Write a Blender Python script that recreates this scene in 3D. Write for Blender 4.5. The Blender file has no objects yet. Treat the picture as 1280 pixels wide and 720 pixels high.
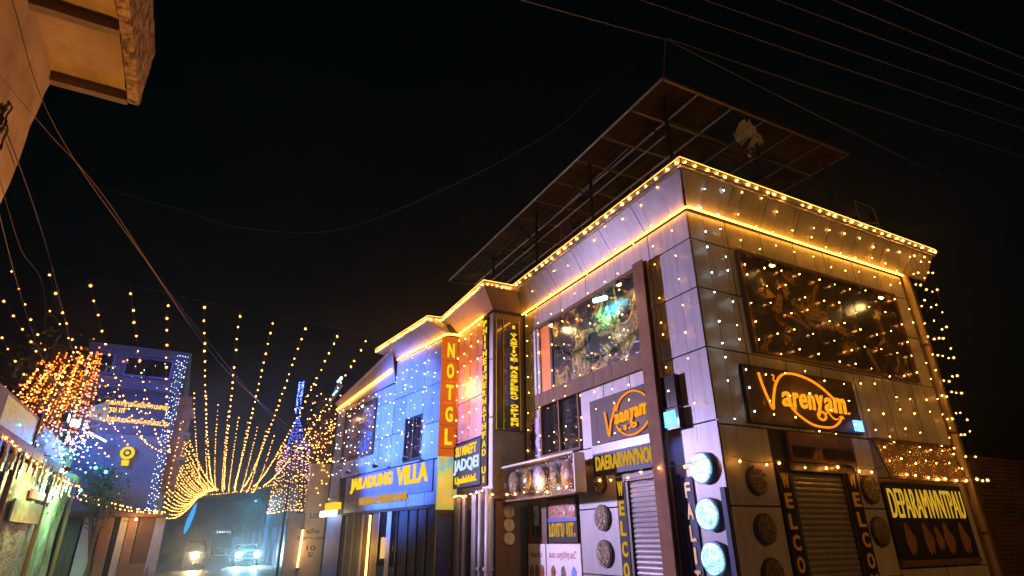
import bpy, math, random
from mathutils import Vector, Matrix
random.seed(11)
R = math.radians
sc = bpy.context.scene
col = sc.collection

# ------------------------------------------------------------------ camera
cam_d = bpy.data.cameras.new('camera')
cam = bpy.data.objects.new('camera', cam_d); col.objects.link(cam)
PITCH, YAW, ROLL = R(23.461), R(28.099), R(-0.6054)
fw0 = Vector((math.sin(YAW), math.cos(YAW), 0)); rt0 = Vector((math.cos(YAW), -math.sin(YAW), 0)); up0 = Vector((0, 0, 1))
fw = math.cos(PITCH) * fw0 + math.sin(PITCH) * up0
upc = math.cos(PITCH) * up0 - math.sin(PITCH) * fw0
rt = math.cos(ROLL) * rt0 + math.sin(ROLL) * upc
uu = math.cos(ROLL) * upc - math.sin(ROLL) * rt0
M = Matrix((rt, uu, -fw)).transposed().to_4x4(); M.translation = Vector((0, 0, 1.6))
cam.matrix_world = M
cam_d.sensor_width = 36.0; cam_d.lens = 723.24 / 1280 * 36.0
cam_d.clip_start = 0.05; cam_d.clip_end = 2000
sc.camera = cam

# ------------------------------------------------------------------ night sky
w = bpy.data.worlds.new('World'); sc.world = w; w.use_nodes = True
nt = w.node_tree; bg = nt.nodes['Background']
sky = nt.nodes.new('ShaderNodeTexSky'); sky.sky_type = 'NISHITA'; sky.sun_disc = False
sky.sun_elevation = R(-3); sky.sun_rotation = R(200)
tint = nt.nodes.new('ShaderNodeVectorMath'); tint.operation = 'MULTIPLY'; tint.inputs[1].default_value = (.12, .85, .8)
nt.links.new(sky.outputs[0], tint.inputs[0]); nt.links.new(tint.outputs[0], bg.inputs[0]); bg.inputs[1].default_value = 0.035

# ------------------------------------------------------------------ view / sampling
sc.view_settings.view_transform = 'Standard'; sc.view_settings.look = 'None'
sc.view_settings.exposure = 0.0; sc.view_settings.gamma = 1.0
cy = sc.cycles
cy.max_bounces = 4; cy.diffuse_bounces = 2; cy.glossy_bounces = 2; cy.transmission_bounces = 2
cy.transparent_max_bounces = 24; cy.volume_bounces = 0
cy.sample_clamp_indirect = 2.0; cy.caustics_reflective = False; cy.caustics_refractive = False
cy.use_denoising = True; cy.use_light_tree = True
cy.filter_width = 1.5

HAZE, HAZE_G = .0024, .85
# ------------------------------------------------------------------ materials
MATS = {}
def _new(name):
    m = bpy.data.materials.new(name); m.use_nodes = True; m.node_tree.nodes.clear()
    MATS[name] = m
    return m, m.node_tree, m.node_tree.nodes.new('ShaderNodeOutputMaterial')
def pbr(name, c, rough=.6, metal=0., c2=None, scale=4., amt=.5, bump=0., bscale=30., spec=.5, stretch=None, detail=6., rand=0.):
    m, t, out = _new(name); N = t.nodes; L = t.links
    p = N.new('ShaderNodeBsdfPrincipled'); L.new(p.outputs[0], out.inputs[0])
    p.inputs['Roughness'].default_value = rough; p.inputs['Metallic'].default_value = metal
    p.inputs['Specular IOR Level'].default_value = spec
    if c2 is None: c2 = tuple(x * .72 for x in c)
    tc = N.new('ShaderNodeTexCoord'); mp = N.new('ShaderNodeMapping')
    L.new(tc.outputs['Object'], mp.inputs[0])
    if stretch: mp.inputs['Scale'].default_value = stretch
    n = N.new('ShaderNodeTexNoise'); n.inputs['Scale'].default_value = scale; n.inputs['Detail'].default_value = detail
    n.inputs['Roughness'].default_value = .65
    L.new(mp.outputs[0], n.inputs['Vector'])
    r = N.new('ShaderNodeValToRGB'); L.new(n.outputs[0], r.inputs[0])
    r.color_ramp.elements[0].position = .5 - amt * .5; r.color_ramp.elements[1].position = .5 + amt * .5
    r.color_ramp.elements[0].color = (*c2, 1); r.color_ramp.elements[1].color = (*c, 1)
    if rand:
        oi = N.new('ShaderNodeObjectInfo'); ma = N.new('ShaderNodeMapRange'); L.new(oi.outputs['Random'], ma.inputs[0]); ma.inputs[3].default_value = 1 - rand; ma.inputs[4].default_value = 1.
        st = N.new('ShaderNodeTexNoise'); st.inputs['Scale'].default_value = 1.; st.inputs['Detail'].default_value = 8; mq = N.new('ShaderNodeMapping'); mq.inputs['Scale'].default_value = (9, 9, .8)
        L.new(tc.outputs['Object'], mq.inputs[0]); L.new(mq.outputs[0], st.inputs['Vector'])
        sr = N.new('ShaderNodeMapRange'); L.new(st.outputs[0], sr.inputs[0]); sr.inputs[1].default_value = .38; sr.inputs[2].default_value = .6; sr.inputs[3].default_value = .86; sr.inputs[4].default_value = 1.
        mu = N.new('ShaderNodeMath'); mu.operation = 'MULTIPLY'; L.new(ma.outputs[0], mu.inputs[0]); L.new(sr.outputs[0], mu.inputs[1])
        vm = N.new('ShaderNodeVectorMath'); vm.operation = 'SCALE'; L.new(r.outputs[0], vm.inputs[0]); L.new(mu.outputs[0], vm.inputs['Scale']); L.new(vm.outputs[0], p.inputs['Base Color'])
    else: L.new(r.outputs[0], p.inputs['Base Color'])
    if bump:
        b = N.new('ShaderNodeBump'); b.inputs['Strength'].default_value = bump; b.inputs['Distance'].default_value = .02
        n2 = N.new('ShaderNodeTexNoise'); n2.inputs['Scale'].default_value = bscale; n2.inputs['Detail'].default_value = 5
        L.new(mp.outputs[0], n2.inputs['Vector']); L.new(n2.outputs[0], b.inputs['Height']); L.new(b.outputs[0], p.inputs['Normal'])
    return m
def emis(name, c, s, sample=True):
    m, t, out = _new(name)
    e = t.nodes.new('ShaderNodeEmission'); e.inputs[0].default_value = (*c, 1); e.inputs[1].default_value = s
    t.links.new(e.outputs[0], out.inputs[0])
    if not sample: m.cycles.emission_sampling = 'NONE'
    return m
def picture(name, stops, scale=2.2, rough=.18, bump=.5, bscale=5., emit=0., seed=0., dist=1.5, coat=0.):
    """a printed / foil picture: warped noise through a colour ramp, crinkled gloss"""
    m, t, out = _new(name); N = t.nodes; L = t.links
    p = N.new('ShaderNodeBsdfPrincipled'); L.new(p.outputs[0], out.inputs[0]); p.inputs['Roughness'].default_value = rough
    p.inputs['Coat Weight'].default_value = coat; p.inputs['Coat Roughness'].default_value = .3
    tc = N.new('ShaderNodeTexCoord'); mp = N.new('ShaderNodeMapping'); L.new(tc.outputs['Object'], mp.inputs[0])
    mp.inputs['Location'].default_value = (seed, seed * .7, seed * 1.3)
    n = N.new('ShaderNodeTexNoise'); n.inputs['Scale'].default_value = scale; n.inputs['Detail'].default_value = 9
    n.inputs['Distortion'].default_value = dist; n.inputs['Roughness'].default_value = .7; L.new(mp.outputs[0], n.inputs['Vector'])
    r = N.new('ShaderNodeValToRGB'); L.new(n.outputs[0], r.inputs[0])
    els = r.color_ramp.elements
    while len(els) < len(stops): els.new(.5)
    for e_, (pos, c) in zip(els, stops): e_.position = pos; e_.color = (*c, 1)
    L.new(r.outputs[0], p.inputs['Base Color'])
    if emit:
        L.new(r.outputs[0], p.inputs['Emission Color']); p.inputs['Emission Strength'].default_value = emit
    if bump:
        b = N.new('ShaderNodeBump'); b.inputs['Strength'].default_value = bump; b.inputs['Distance'].default_value = .06
        v = N.new('ShaderNodeTexNoise'); v.inputs['Scale'].default_value = bscale; v.inputs['Detail'].default_value = 4; v.inputs['Distortion'].default_value = 2.
        L.new(mp.outputs[0], v.inputs['Vector']); L.new(v.outputs[0], b.inputs['Height']); L.new(b.outputs[0], p.inputs['Normal'])
    return m
def film(name, c, alpha, rough=.12, bump=.5, bscale=6.):
    m, t, out = _new(name); N = t.nodes; L = t.links
    p = N.new('ShaderNodeBsdfPrincipled'); p.inputs['Base Color'].default_value = (*c, 1); p.inputs['Roughness'].default_value = rough
    tr = N.new('ShaderNodeBsdfTransparent'); mx = N.new('ShaderNodeMixShader'); mx.inputs[0].default_value = alpha
    L.new(tr.outputs[0], mx.inputs[1]); L.new(p.outputs[0], mx.inputs[2]); L.new(mx.outputs[0], out.inputs[0])
    b = N.new('ShaderNodeBump'); b.inputs['Strength'].default_value = bump; b.inputs['Distance'].default_value = .05
    tc = N.new('ShaderNodeTexCoord'); n = N.new('ShaderNodeTexNoise'); n.inputs['Scale'].default_value = bscale; n.inputs['Distortion'].default_value = 1.5
    L.new(tc.outputs['Object'], n.inputs['Vector']); L.new(n.outputs[0], b.inputs['Height']); L.new(b.outputs[0], p.inputs['Normal'])
    return m

pbr('asphalt', (.055, .052, .05), .55, scale=3, bump=.3, bscale=60)
pbr('concrete', (.32, .29, .26), .8, scale=2.5, bump=.25, bscale=40)
pbr('plaster_old', (.50, .38, .22), .9, c2=(.22, .15, .08), scale=1.3, amt=.5, bump=.35, bscale=14)
pbr('plaster_rough', (.46, .33, .16), .9, c2=(.07, .035, .015), scale=6, amt=.22, bump=1., bscale=16)
pbr('beam_shade', (.22, .17, .12), .85, c2=(.12, .09, .06), scale=3)  # unlit look of the beam sides put into a darker colour
pbr('panel_grey', (.50, .48, .47), .38, c2=(.40, .385, .375), scale=.9, amt=.6, bump=.03, bscale=3, spec=.4, rand=.22)
pbr('panel_white', (.66, .65, .65), .4, c2=(.55, .54, .54), scale=1.2, bump=.03, bscale=3, rand=.15)
pbr('panel_pink', (.66, .36, .38), .42, c2=(.5, .33, .32), scale=1.2)
pbr('sign_lilac', (.30, .24, .30), .5, c2=(.22, .18, .22), scale=2)
pbr('joint', (.03, .028, .027), .8)
pbr('soffit_brown', (.20, .13, .07), .6, c2=(.11, .07, .04), scale=3, bump=.1)
pbr('brown_board', (.17, .085, .03), .65, spec=.25, c2=(.09, .05, .025), scale=3, stretch=(2, 2, .5), bump=.15)
pbr('rust_steel', (.24, .11, .04), .7, 0., c2=(.13, .055, .02), spec=.25, scale=5, bump=.2)
pbr('steel_grey', (.42, .38, .33), .42, .6, scale=6)
pbr('dark_steel', (.06, .055, .05), .5, .5, scale=6)
pbr('shutter_steel', (.34, .33, .32), .38, .55, c2=(.22, .2, .19), scale=2, bump=.05)
pbr('pipe_tan', (.5, .42, .32), .5, c2=(.36, .29, .2), scale=3, stretch=(3, 3, .6))
pbr('black_gloss', (.014, .013, .013), .18, scale=3)
pbr('glass_dark', (.012, .014, .016), .06, scale=2, spec=.8)
pbr('glass_green', (.07, .075, .02), .08, c2=(.012, .016, .01), scale=1.5, spec=.8)
pbr('sign_black', (.018, .014, .012), .6, spec=.2, scale=3)
pbr('sign_brown', (.045, .02, .008), .55, spec=.25, c2=(.028, .014, .008), scale=2.5, bump=.06, bscale=4)
pbr('sign_navy', (.02, .035, .09), .55, spec=.25, c2=(.02, .035, .09), scale=2)
pbr('sign_blue', (.05, .09, .38), .35, c2=(.04, .06, .28), scale=2)
pbr('paint_yellow', (.85, .55, .03), .45, c2=(.7, .42, .02), scale=8)
pbr('paint_cream', (.7, .55, .25), .5, c2=(.5, .36, .14), scale=10)
pbr('paint_orange', (.8, .24, .03), .45, c2=(.62, .17, .02), scale=3)
pbr('paint_red', (.5, .03, .02), .45)
pbr('paint_red_dull', (.42, .10, .08), .6)
pbr('poster_white', (.74, .70, .70), .4, c2=(.64, .6, .6), scale=2)
pbr('wall_blue', (.16, .26, .6), .55, c2=(.11, .18, .45), scale=2, bump=.1)
pbr('wall_slate', (.13, .17, .25), .7, c2=(.07, .09, .15), scale=1.5, bump=.2, bscale=9)
pbr('door_blue', (.05, .12, .42), .5, c2=(.04, .09, .32), scale=30, bump=.2)
pbr('stone_clad', (.42, .41, .42), .7, c2=(.3, .29, .3), scale=6, bump=.5, bscale=18)
pbr('yellow_wall', (.62, .44, .10), .5, c2=(.42, .36, .12), scale=1.5)
pbr('wood_warm', (.30, .16, .06), .55, c2=(.18, .09, .035), scale=3, stretch=(6, 6, .8), bump=.15)
pbr('curtain_cloth', (.30, .27, .18), .8, c2=(.12, .11, .07), scale=2.5, stretch=(7, 7, .25), amt=.3)
pbr('curtain_dark', (.10, .08, .06), .7, c2=(.03, .025, .02), scale=2.5, stretch=(9, 9, .25), amt=.3)
pbr('bark', (.15, .09, .055), .9, c2=(.08, .05, .03), scale=5, stretch=(3, 3, .6), bump=.8, bscale=12)
pbr('leaf', (.07, .10, .03), .6, c2=(.04, .06, .02), scale=5)
pbr('leaf_brown', (.13, .075, .05), .7, c2=(.07, .04, .028), scale=5)
pbr('wire', (.05, .04, .034), .7)
pbr('wire_pale', (.55, .42, .3), .5); pbr('wire_copper', (.16, .12, .085), .6)
pbr('rubber', (.02, .02, .02), .7)
pbr('rim_dark', (.04, .03, .025), .6, scale=8)
pbr('chip_pale', (.75, .62, .36), .3, c2=(.25, .18, .08), scale=40); pbr('chip_brown', (.34, .24, .12), .3, c2=(.08, .055, .03), scale=40)
pbr('cloth_pale', (.8, .85, .88), .8, c2=(.38, .45, .5), scale=3)
pbr('cloth_purple', (.30, .2, .42), .8, c2=(.16, .1, .25), scale=3)
pbr('tin_roof', (.15, .085, .034), .75, 0., c2=(.05, .028, .014), scale=1.4, amt=.35, bump=.2, bscale=8)
pbr('tarp_green', (.40, .50, .34), .3, c2=(.10, .12, .05), scale=3.2, amt=.3, bump=.8, bscale=6, detail=10)
pbr('tarp_brown', (.46, .42, .20), .3, c2=(.12, .09, .035), scale=4., amt=.3, bump=.9, bscale=8, detail=10)
pbr('board_pale', (.55, .5, .36), .6, c2=(.38, .32, .2), scale=2.5, bump=.2)
pbr('car_paint', (.05, .06, .07), .3, .3)
pbr('lettering_dark', (.06, .03, .02), .6)
picture('foil_left', [(.34, (.010, .010, .008)), (.50, (.025, .022, .012)), (.555, (.5, .32, .04)), (.60, (.03, .035, .025)), (.72, (.55, .42, .10))], 1.1, .2, .55, 2.6, 0., 3., coat=1.)
picture('glint_print', [(.36, (.008, .006, .005)), (.54, (.022, .013, .007)), (.59, (.40, .22, .03)), (.63, (.03, .016, .007)), (.78, (.5, .32, .06))], 1.1, .3, .35, 1.8, 0., 8., coat=.3)  # gold glints painted into the dark colour
picture('food_photo', [(.35, (.05, .02, .012)), (.5, (.30, .09, .03)), (.62, (.45, .18, .06)), (.75, (.5, .35, .2))], 9, .3, .2, 9, 0., 1.)
picture('food_photo_b', [(.35, (.10, .05, .03)), (.5, (.32, .16, .07)), (.62, (.22, .10, .05)), (.75, (.5, .4, .25))], 16, .4, .2, 9, 0., 5.)
picture('dish_face', [(.36, (.03, .025, .02)), (.47, (.26, .19, .08)), (.53, (.05, .04, .025)), (.62, (.4, .32, .18))], 15, .35, .6, 18, 0., 2.)
picture('dish_face_dark', [(.34, (.03, .025, .02)), (.48, (.2, .15, .08)), (.56, (.06, .05, .035)), (.66, (.45, .36, .22))], 15, .35, .6, 18, 0., 6.)
picture('dish_pale', [(.36, (.30, .2, .1)), (.47, (.7, .6, .42)), (.55, (.45, .3, .14)), (.64, (.8, .72, .55))], 15, .4, .3, 18, 0., 9.)
picture('dish_painted_glow', [(.36, (.02, .38, .46)), (.47, (.25, .85, .85)), (.55, (.75, .9, .88)), (.62, (.12, .65, .62)), (.74, (.8, .72, .6))], 11, .4, .2, 14, .75, 4.)  # cyan light of the light box painted in as colour and glow
picture('mural', [(.33, (.05, .03, .025)), (.45, (.22, .08, .04)), (.55, (.03, .10, .28)), (.64, (.08, .30, .65)), (.8, (.4, .3, .15))], 2.2, .35, .3, 6, 0., 6.)
picture('poster_figure', [(.38, (.30, .24, .42)), (.5, (.42, .36, .55)), (.58, (.10, .08, .12)), (.7, (.38, .22, .16))], 3.2, .4, 0, 6, 0., 2.)
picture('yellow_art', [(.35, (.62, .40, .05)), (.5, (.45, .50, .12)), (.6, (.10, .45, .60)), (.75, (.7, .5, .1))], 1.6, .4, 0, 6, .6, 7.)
picture('kiosk_art_glow', [(.38, (.35, .25, .08)), (.5, (.45, .38, .10)), (.58, (.20, .42, .06)), (.66, (.03, .30, .65)), (.8, (.5, .4, .15))], 2.3, .4, .2, 6, .5, 3.)  # painting given its own glow so it looks brightly lit
picture('tarp_mixed', [(.3, (.10, .075, .03)), (.44, (.28, .24, .12)), (.54, (.42, .47, .36)), (.64, (.20, .33, .26)), (.8, (.55, .55, .42))], 1.7, .4, .9, 5, 0., 5., 2.5)
film('clear_plastic', (.16, .11, .06), .05)
film('clear_plastic_warm', (.30, .19, .07), .5, .15, .9, 7.)

WARM = (1., .37, .055)
emis('bulb_warm', WARM, 130); emis('bulb_gold', (1., .34, .045), 90); emis('bulb_festoon', (1., .36, .05), 190)
emis('bulb_cool', (.68, .88, .92), 90); emis('bulb_pinkish', (1., .74, .74), 24, False)
emis('bulb_street', (1., .32, .04), 85, False); emis('bulb_far', (1., .36, .06), 22, False)
emis('bulb_orange', (1., .13, .008), 9, False); emis('bulb_blue', (.08, .13, 1.), 14, False); emis('bulb_bluewhite', (.42, .55, 1.), 11, False)
emis('bulb_teal', (.1, .7, 1.), 16, False); emis('bulb_red', (1., .05, .03), 18, False); emis('bulb_green', (.05, 1., .45), 40, False); emis('bulb_violet', (.6, .35, 1.), 12, False)
def halo_shell(name, c, a, e):  # see-through glowing shells added round bulbs to shape a bloom halo
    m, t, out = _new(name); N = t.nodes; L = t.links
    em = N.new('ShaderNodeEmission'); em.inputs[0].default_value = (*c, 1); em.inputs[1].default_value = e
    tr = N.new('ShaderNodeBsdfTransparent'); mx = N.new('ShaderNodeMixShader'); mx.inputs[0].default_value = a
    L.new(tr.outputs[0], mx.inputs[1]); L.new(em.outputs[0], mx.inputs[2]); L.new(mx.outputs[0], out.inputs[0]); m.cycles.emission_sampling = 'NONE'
for nm, c in (('halo_amber', (1., .34, .03)), ('halo_orange', (1., .26, .018)), ('halo_white', (.75, .8, 1.)), ('halo_blue', (.12, .2, 1.))):
    halo_shell(nm + '_inner', c, .18, 2.6); halo_shell(nm + '_outer', c, .08, 1.5)
HALO = {'bulb_warm': 'halo_amber', 'bulb_gold': 'halo_amber', 'bulb_festoon': 'halo_amber', 'bulb_street': 'halo_orange', 'bulb_cool': 'halo_white', 'bulb_pinkish': 'halo_white'}
emis('led_strip', (1., .36, .03), 20); emis('led_thin', (1., .38, .05), 5)
emis('neon_orange', (1., .26, .008), 1.35); emis('neon_core', (1., .55, .06), 2.6)
emis('letter_lit', (1., .60, .015), 1.2); emis('letter_lit_dim', (1., .55, .03), .6); emis('letter_white', (.62, .85, 1.), 1.1)
emis('letter_script', (1., .46, .03), 2.4, False); emis('letter_amber', (1., .34, .012), 1.2)
emis('face_orange', (1., .17, .008), .62)
emis('screen_blue', (.08, .34, 1.), 4.); emis('screen_cyan', (.35, .95, 1.), 5.)
emis('lamp_hot', (1., .60, .2), 6); emis('lamp_cyan', (.25, .95, 1.), 14)
emis('headlight_cool', (.75, .92, 1.), 300, False); emis('headlight_warm', (1., .66, .3), 260, False)
emis('tube_orange', (1., .50, .14), 7); emis('tube_violet', (.45, .4, 1.), 5, False)
emis('sign_box_white', (1., .9, .85), 4.5); emis('banner_blue', (.05, .45, 1.), .9, False)
emis('lit_yellow', (1., .66, .02), 1.1, False); emis('lit_red', (1., .10, .02), 1., False)
emis('window_dim', (1., .65, .25), .8, False)
emis('flood_lens_blue', (.3, .45, 1.), 14, False); emis('flood_lens_amber', (1., .55, .15), 20, False); emis('fill_tube', (1., .62, .2), 3.0)

# ------------------------------------------------------------------ helpers
class Fr:
    """a wall frame: s runs to the viewer's right along the wall, d outwards, z up"""
    def __init__(self, o, right):
        self.o = Vector((o[0], o[1], 0)); self.r = Vector((right[0], right[1], 0)).normalized(); self.n = Vector((self.r.y, -self.r.x, 0))
    def p(self, s, z, d=0.): return self.o + self.r * s + self.n * d + Vector((0, 0, z))
LF = Fr((6.74, 6.21), (0, -1))          # shop: street side   (s = -distance from corner)
RF = Fr((6.74, 6.21), (1, 0))           # shop: side facing the camera
VF = Fr((5.59, 14.27), (1.22, -7.73))   # villa facade, turned a little
BF = Fr((5.90, 12.05), (0, -1))         # villa near block, street side
SF = Fr((5.90, 12.05), (1, 0))          # villa near block, end wall
XF = Fr((0, 22.0), (1, 0))              # far left block facing the camera
KF = Fr((-3.0, 9.4), (0, 1))            # left side of the street, facing it

ICO = None
def _ico():
    t = (1 + 5 ** .5) / 2
    v = [(-1, t, 0), (1, t, 0), (-1, -t, 0), (1, -t, 0), (0, -1, t), (0, 1, t), (0, -1, -t), (0, 1, -t), (t, 0, -1), (t, 0, 1), (-t, 0, -1), (-t, 0, 1)]
    v = [Vector(x).normalized() for x in v]
    f = [(0, 11, 5), (0, 5, 1), (0, 1, 7), (0, 7, 10), (0, 10, 11), (1, 5, 9), (5, 11, 4), (11, 10, 2), (10, 7, 6), (7, 1, 8), (3, 9, 4), (3, 4, 2), (3, 2, 6), (3, 6, 8), (3, 8, 9), (4, 9, 5), (2, 4, 11), (6, 2, 10), (8, 6, 7), (9, 8, 1)]
    return v, f
ICO = _ico()
class MB:
    def __init__(self): self.v = []; self.f = []; self.mi = []; self.k = 0; self.smooth = False
    def mat(self, k): self.k = k; return self
    def add(self, vs, fs):
        b = len(self.v); self.v += [tuple(x) for x in vs]
        for f in fs: self.f.append(tuple(b + i for i in f)); self.mi.append(self.k)
        return self
    def hexa(self, c): return self.add(c, [(0, 3, 2, 1), (4, 5, 6, 7), (0, 1, 5, 4), (1, 2, 6, 5), (2, 3, 7, 6), (3, 0, 4, 7)])
    def box(self, x0, x1, y0, y1, z0, z1):
        return self.hexa([(x0, y0, z0), (x1, y0, z0), (x1, y1, z0), (x0, y1, z0), (x0, y0, z1), (x1, y0, z1), (x1, y1, z1), (x0, y1, z1)])
    def fb(self, fr, s0, s1, z0, z1, d0, d1):
        return self.hexa([fr.p(s0, z0, d1), fr.p(s1, z0, d1), fr.p(s1, z0, d0), fr.p(s0, z0, d0), fr.p(s0, z1, d1), fr.p(s1, z1, d1), fr.p(s1, z1, d0), fr.p(s0, z1, d0)])
    def tilt(self, fr, s0, s1, z0, z1, d0, d1, th, s0b=None, s1b=None):
        """slab leaning outwards: offset d0 at z0 and d1 at z1"""
        s0b = s0 if s0b is None else s0b; s1b = s1 if s1b is None else s1b
        return self.hexa([fr.p(s0, z0, d0), fr.p(s1, z0, d0), fr.p(s1, z0, d0 - th), fr.p(s0, z0, d0 - th), fr.p(s0b, z1, d1), fr.p(s1b, z1, d1), fr.p(s1b, z1, d1 - th), fr.p(s0b, z1, d1 - th)])
    def tube(self, pts, r, n=6, r2=None):
        pts = [Vector(p) for p in pts]; b = len(self.v); N = len(pts)
        for i, p in enumerate(pts):
            t = (pts[min(i + 1, N - 1)] - pts[max(i - 1, 0)])
            t = t.normalized() if t.length > 1e-9 else Vector((0, 0, 1))
            a = t.cross(Vector((0, 0, 1)))
            if a.length < .05: a = t.cross(Vector((1, 0, 0)))
            a.normalize(); c = t.cross(a)
            rr = r if r2 is None else r + (r2 - r) * i / max(1, N - 1)
            for k in range(n):
                an = 2 * math.pi * k / n
                self.v.append(tuple(p + a * (rr * math.cos(an)) + c * (rr * math.sin(an))))
        for i in range(N - 1):
            for k in range(n):
                k2 = (k + 1) % n
                self.f.append((b + i * n + k, b + (i + 1) * n + k, b + (i + 1) * n + k2, b + i * n + k2)); self.mi.append(self.k)
        self.f.append(tuple(b + k for k in range(n))); self.mi.append(self.k)
        self.f.append(tuple(b + (N - 1) * n + k for k in reversed(range(n)))); self.mi.append(self.k)
        return self
    def ball(self, p, r, sz=1.):
        p = Vector(p); return self.add([p + Vector((v.x * r, v.y * r, v.z * r * sz)) for v in ICO[0]], ICO[1])
    def disc(self, fr, s, z, rs, d0, d1, rz=None, n=28, wob=0., dome=0.):
        rz = rz or rs; vs = []; ph = random.random() * 6
        for d in (d0, d1):
            for k in range(n):
                a = 2 * math.pi * k / n; q = 1 + wob * math.sin(5 * a + ph)
                vs.append(fr.p(s + rs * q * math.cos(a), z + rz * q * math.sin(a), d))
        vs.append(fr.p(s, z, d1 + dome))
        fs = [(k, (k + 1) % n, n + (k + 1) % n, n + k) for k in range(n)] + [(n + k, n + (k + 1) % n, 2 * n) for k in range(n)] + [tuple(reversed(range(n)))]
        return self.add(vs, fs)
    def poly(self, fr, pts, d0, d1):
        n = len(pts); vs = [fr.p(s, z, d) for d in (d0, d1) for s, z in pts]
        return self.add(vs, [tuple(range(n, 2 * n)), tuple(reversed(range(n)))] + [(k, (k + 1) % n, n + (k + 1) % n, n + k) for k in range(n)])
    def build(self, name, mats, parent=None, kind=None, smooth=False):
        me = bpy.data.meshes.new(name); me.from_pydata(self.v, [], self.f)
        if isinstance(mats, str): mats = [mats]
        for m in mats: me.materials.append(MATS[m])
        if len(mats) > 1: me.polygons.foreach_set('material_index', self.mi)
        if smooth: me.polygons.foreach_set('use_smooth', [True] * len(self.f))
        me.update()
        return place(me, name, parent, kind)
BASE = {}
def place(me, name, parent=None, kind=None):
    o = bpy.data.objects.new(name, me); col.objects.link(o)
    if parent is not None:
        o.parent = parent; b = BASE.get(parent.name)
        if b is not None: o.location = -b
    if kind: o['kind'] = kind
    return o
def tag(o, label, cat, group=None, kind=None):
    o['label'] = label; o['category'] = cat
    if group: o['group'] = group
    if kind: o['kind'] = kind
    return o
def thing(name, label, cat, loc=(0, 0, 0), group=None):
    o = bpy.data.objects.new(name, None); col.objects.link(o); o.location = loc; o.empty_display_size = .2
    BASE[o.name] = Vector(loc)
    return tag(o, label, cat, group)
def fbp(fr, s0, s1, z0, z1, d0, d1, name, m, parent=None, kind=None):
    return MB().fb(fr, s0, s1, z0, z1, d0, d1).build(name, m, parent, kind)
TXT = {}
def text_mesh(s, shear=0., fat=0.):
    key = (s, shear, fat)
    if key in TXT: return TXT[key]
    c = bpy.data.curves.new('lettering', 'FONT'); c.body = s; c.shear = shear; c.offset = fat; c.resolution_u = 3; c.extrude = .5; c.fill_mode = 'BOTH'
    o = bpy.data.objects.new('lettering_source', c); col.objects.link(o)
    dg = bpy.context.evaluated_depsgraph_get(); me = bpy.data.meshes.new_from_object(o.evaluated_get(dg))
    vs = [v.co.copy() for v in me.vertices]; fs = [tuple(p.vertices) for p in me.polygons]
    bpy.data.objects.remove(o); bpy.data.curves.remove(c); bpy.data.meshes.remove(me)
    x0 = min(v.x for v in vs); x1 = max(v.x for v in vs); y0 = min(v.y for v in vs); y1 = max(v.y for v in vs)
    TXT[key] = ([((v.x - x0) / (x1 - x0), (v.y - y0) / (y1 - y0), 1. if v.z > 0 else 0.) for v in vs], fs)
    return TXT[key]
def text(mb, fr, s, s0, s1, z0, z1, d, th=.015, shear=0., fat=.012, rise=0.):
    vs, fs = text_mesh(s, shear, fat)
    return mb.add([fr.p(s0 + (s1 - s0) * x, z0 + (z1 - z0) * y + rise * x, d + th * q) for x, y, q in vs], fs)
def lettering(fr, s, s0, s1, z0, z1, d, m, parent, name='lettering', **k):
    return text(MB(), fr, s, s0, s1, z0, z1, d, **k).build(name, m, parent)
def letters_down(fr, s, s0, s1, ztop, zbot, d, m, parent, gap=.18, **k):
    n = len(s); h = (ztop - zbot) / n
    for i, ch in enumerate(s):
        if ch == ' ': continue
        z1 = ztop - i * h - h * gap * .5
        wd = .32 if ch in 'I|!1' else 0.
        lettering(fr, ch, s0 + (s1 - s0) * wd, s1 - (s1 - s0) * wd, z1 - h * (1 - gap), z1, d, m, parent, 'letter', **k)
def cat_pts(a, b, sag, n):
    a = Vector(a); b = Vector(b)
    return [a.lerp(b, i / n) - Vector((0, 0, sag * 4 * (i / n) * (1 - i / n))) for i in range(n + 1)]
def along(pts, step, jit=0., start=0.):
    out = []; acc = start
    for a, b in zip(pts, pts[1:]):
        L = (b - a).length
        while acc < L:
            t = min(1, max(0, (acc + random.uniform(-jit, jit)) / L)); out.append(a.lerp(b, t)); acc += step
        acc -= L
    return out
def light_run(name, pts, step, r, bulb, parent, wire_r=.004, jit=.05, drop=0., wire='wire', sz=1.):
    """one cord with its bulbs: part light_cord > bulbs"""
    pts = [Vector(p) for p in pts]; r *= .66
    w_ = MB().tube(pts, wire_r, 3).build(name, wire, parent)
    b = MB(); gl = HALO.get(bulb)
    for p in along(pts, step, jit, step * .4):
        if random.random() < .03: continue                      # a dead bulb here and there
        c = p - Vector((0, 0, drop + r)) + Vector((random.uniform(-.01, .01), random.uniform(-.01, .01), random.uniform(-.012, .012))); k = random.choice((.7, .85, .95, 1., 1.05, 1.2))
        b.mat(0).ball(c, r * k, sz)
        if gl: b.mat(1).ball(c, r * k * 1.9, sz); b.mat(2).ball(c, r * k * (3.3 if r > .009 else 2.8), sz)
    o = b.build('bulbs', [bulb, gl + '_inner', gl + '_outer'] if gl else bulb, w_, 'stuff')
    return w_, o
def lamp(name, kind, loc, power, color, target=None, size=.05, angle=60, blend=.6, parent=None):
    d = bpy.data.lights.new(name, kind); d.energy = power; d.color = color; d.shadow_soft_size = size
    if kind == 'SPOT': d.spot_size = R(angle); d.spot_blend = blend
    o = bpy.data.objects.new(name, d); col.objects.link(o); o.location = loc
    if target is not None: o.rotation_euler = (Vector(target) - Vector(loc)).to_track_quat('-Z', 'Y').to_euler()
    if parent is not None:
        o.parent = parent
        b = BASE.get(parent.name)
        if b is not None: o.location = Vector(loc) - b
    return o
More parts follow.
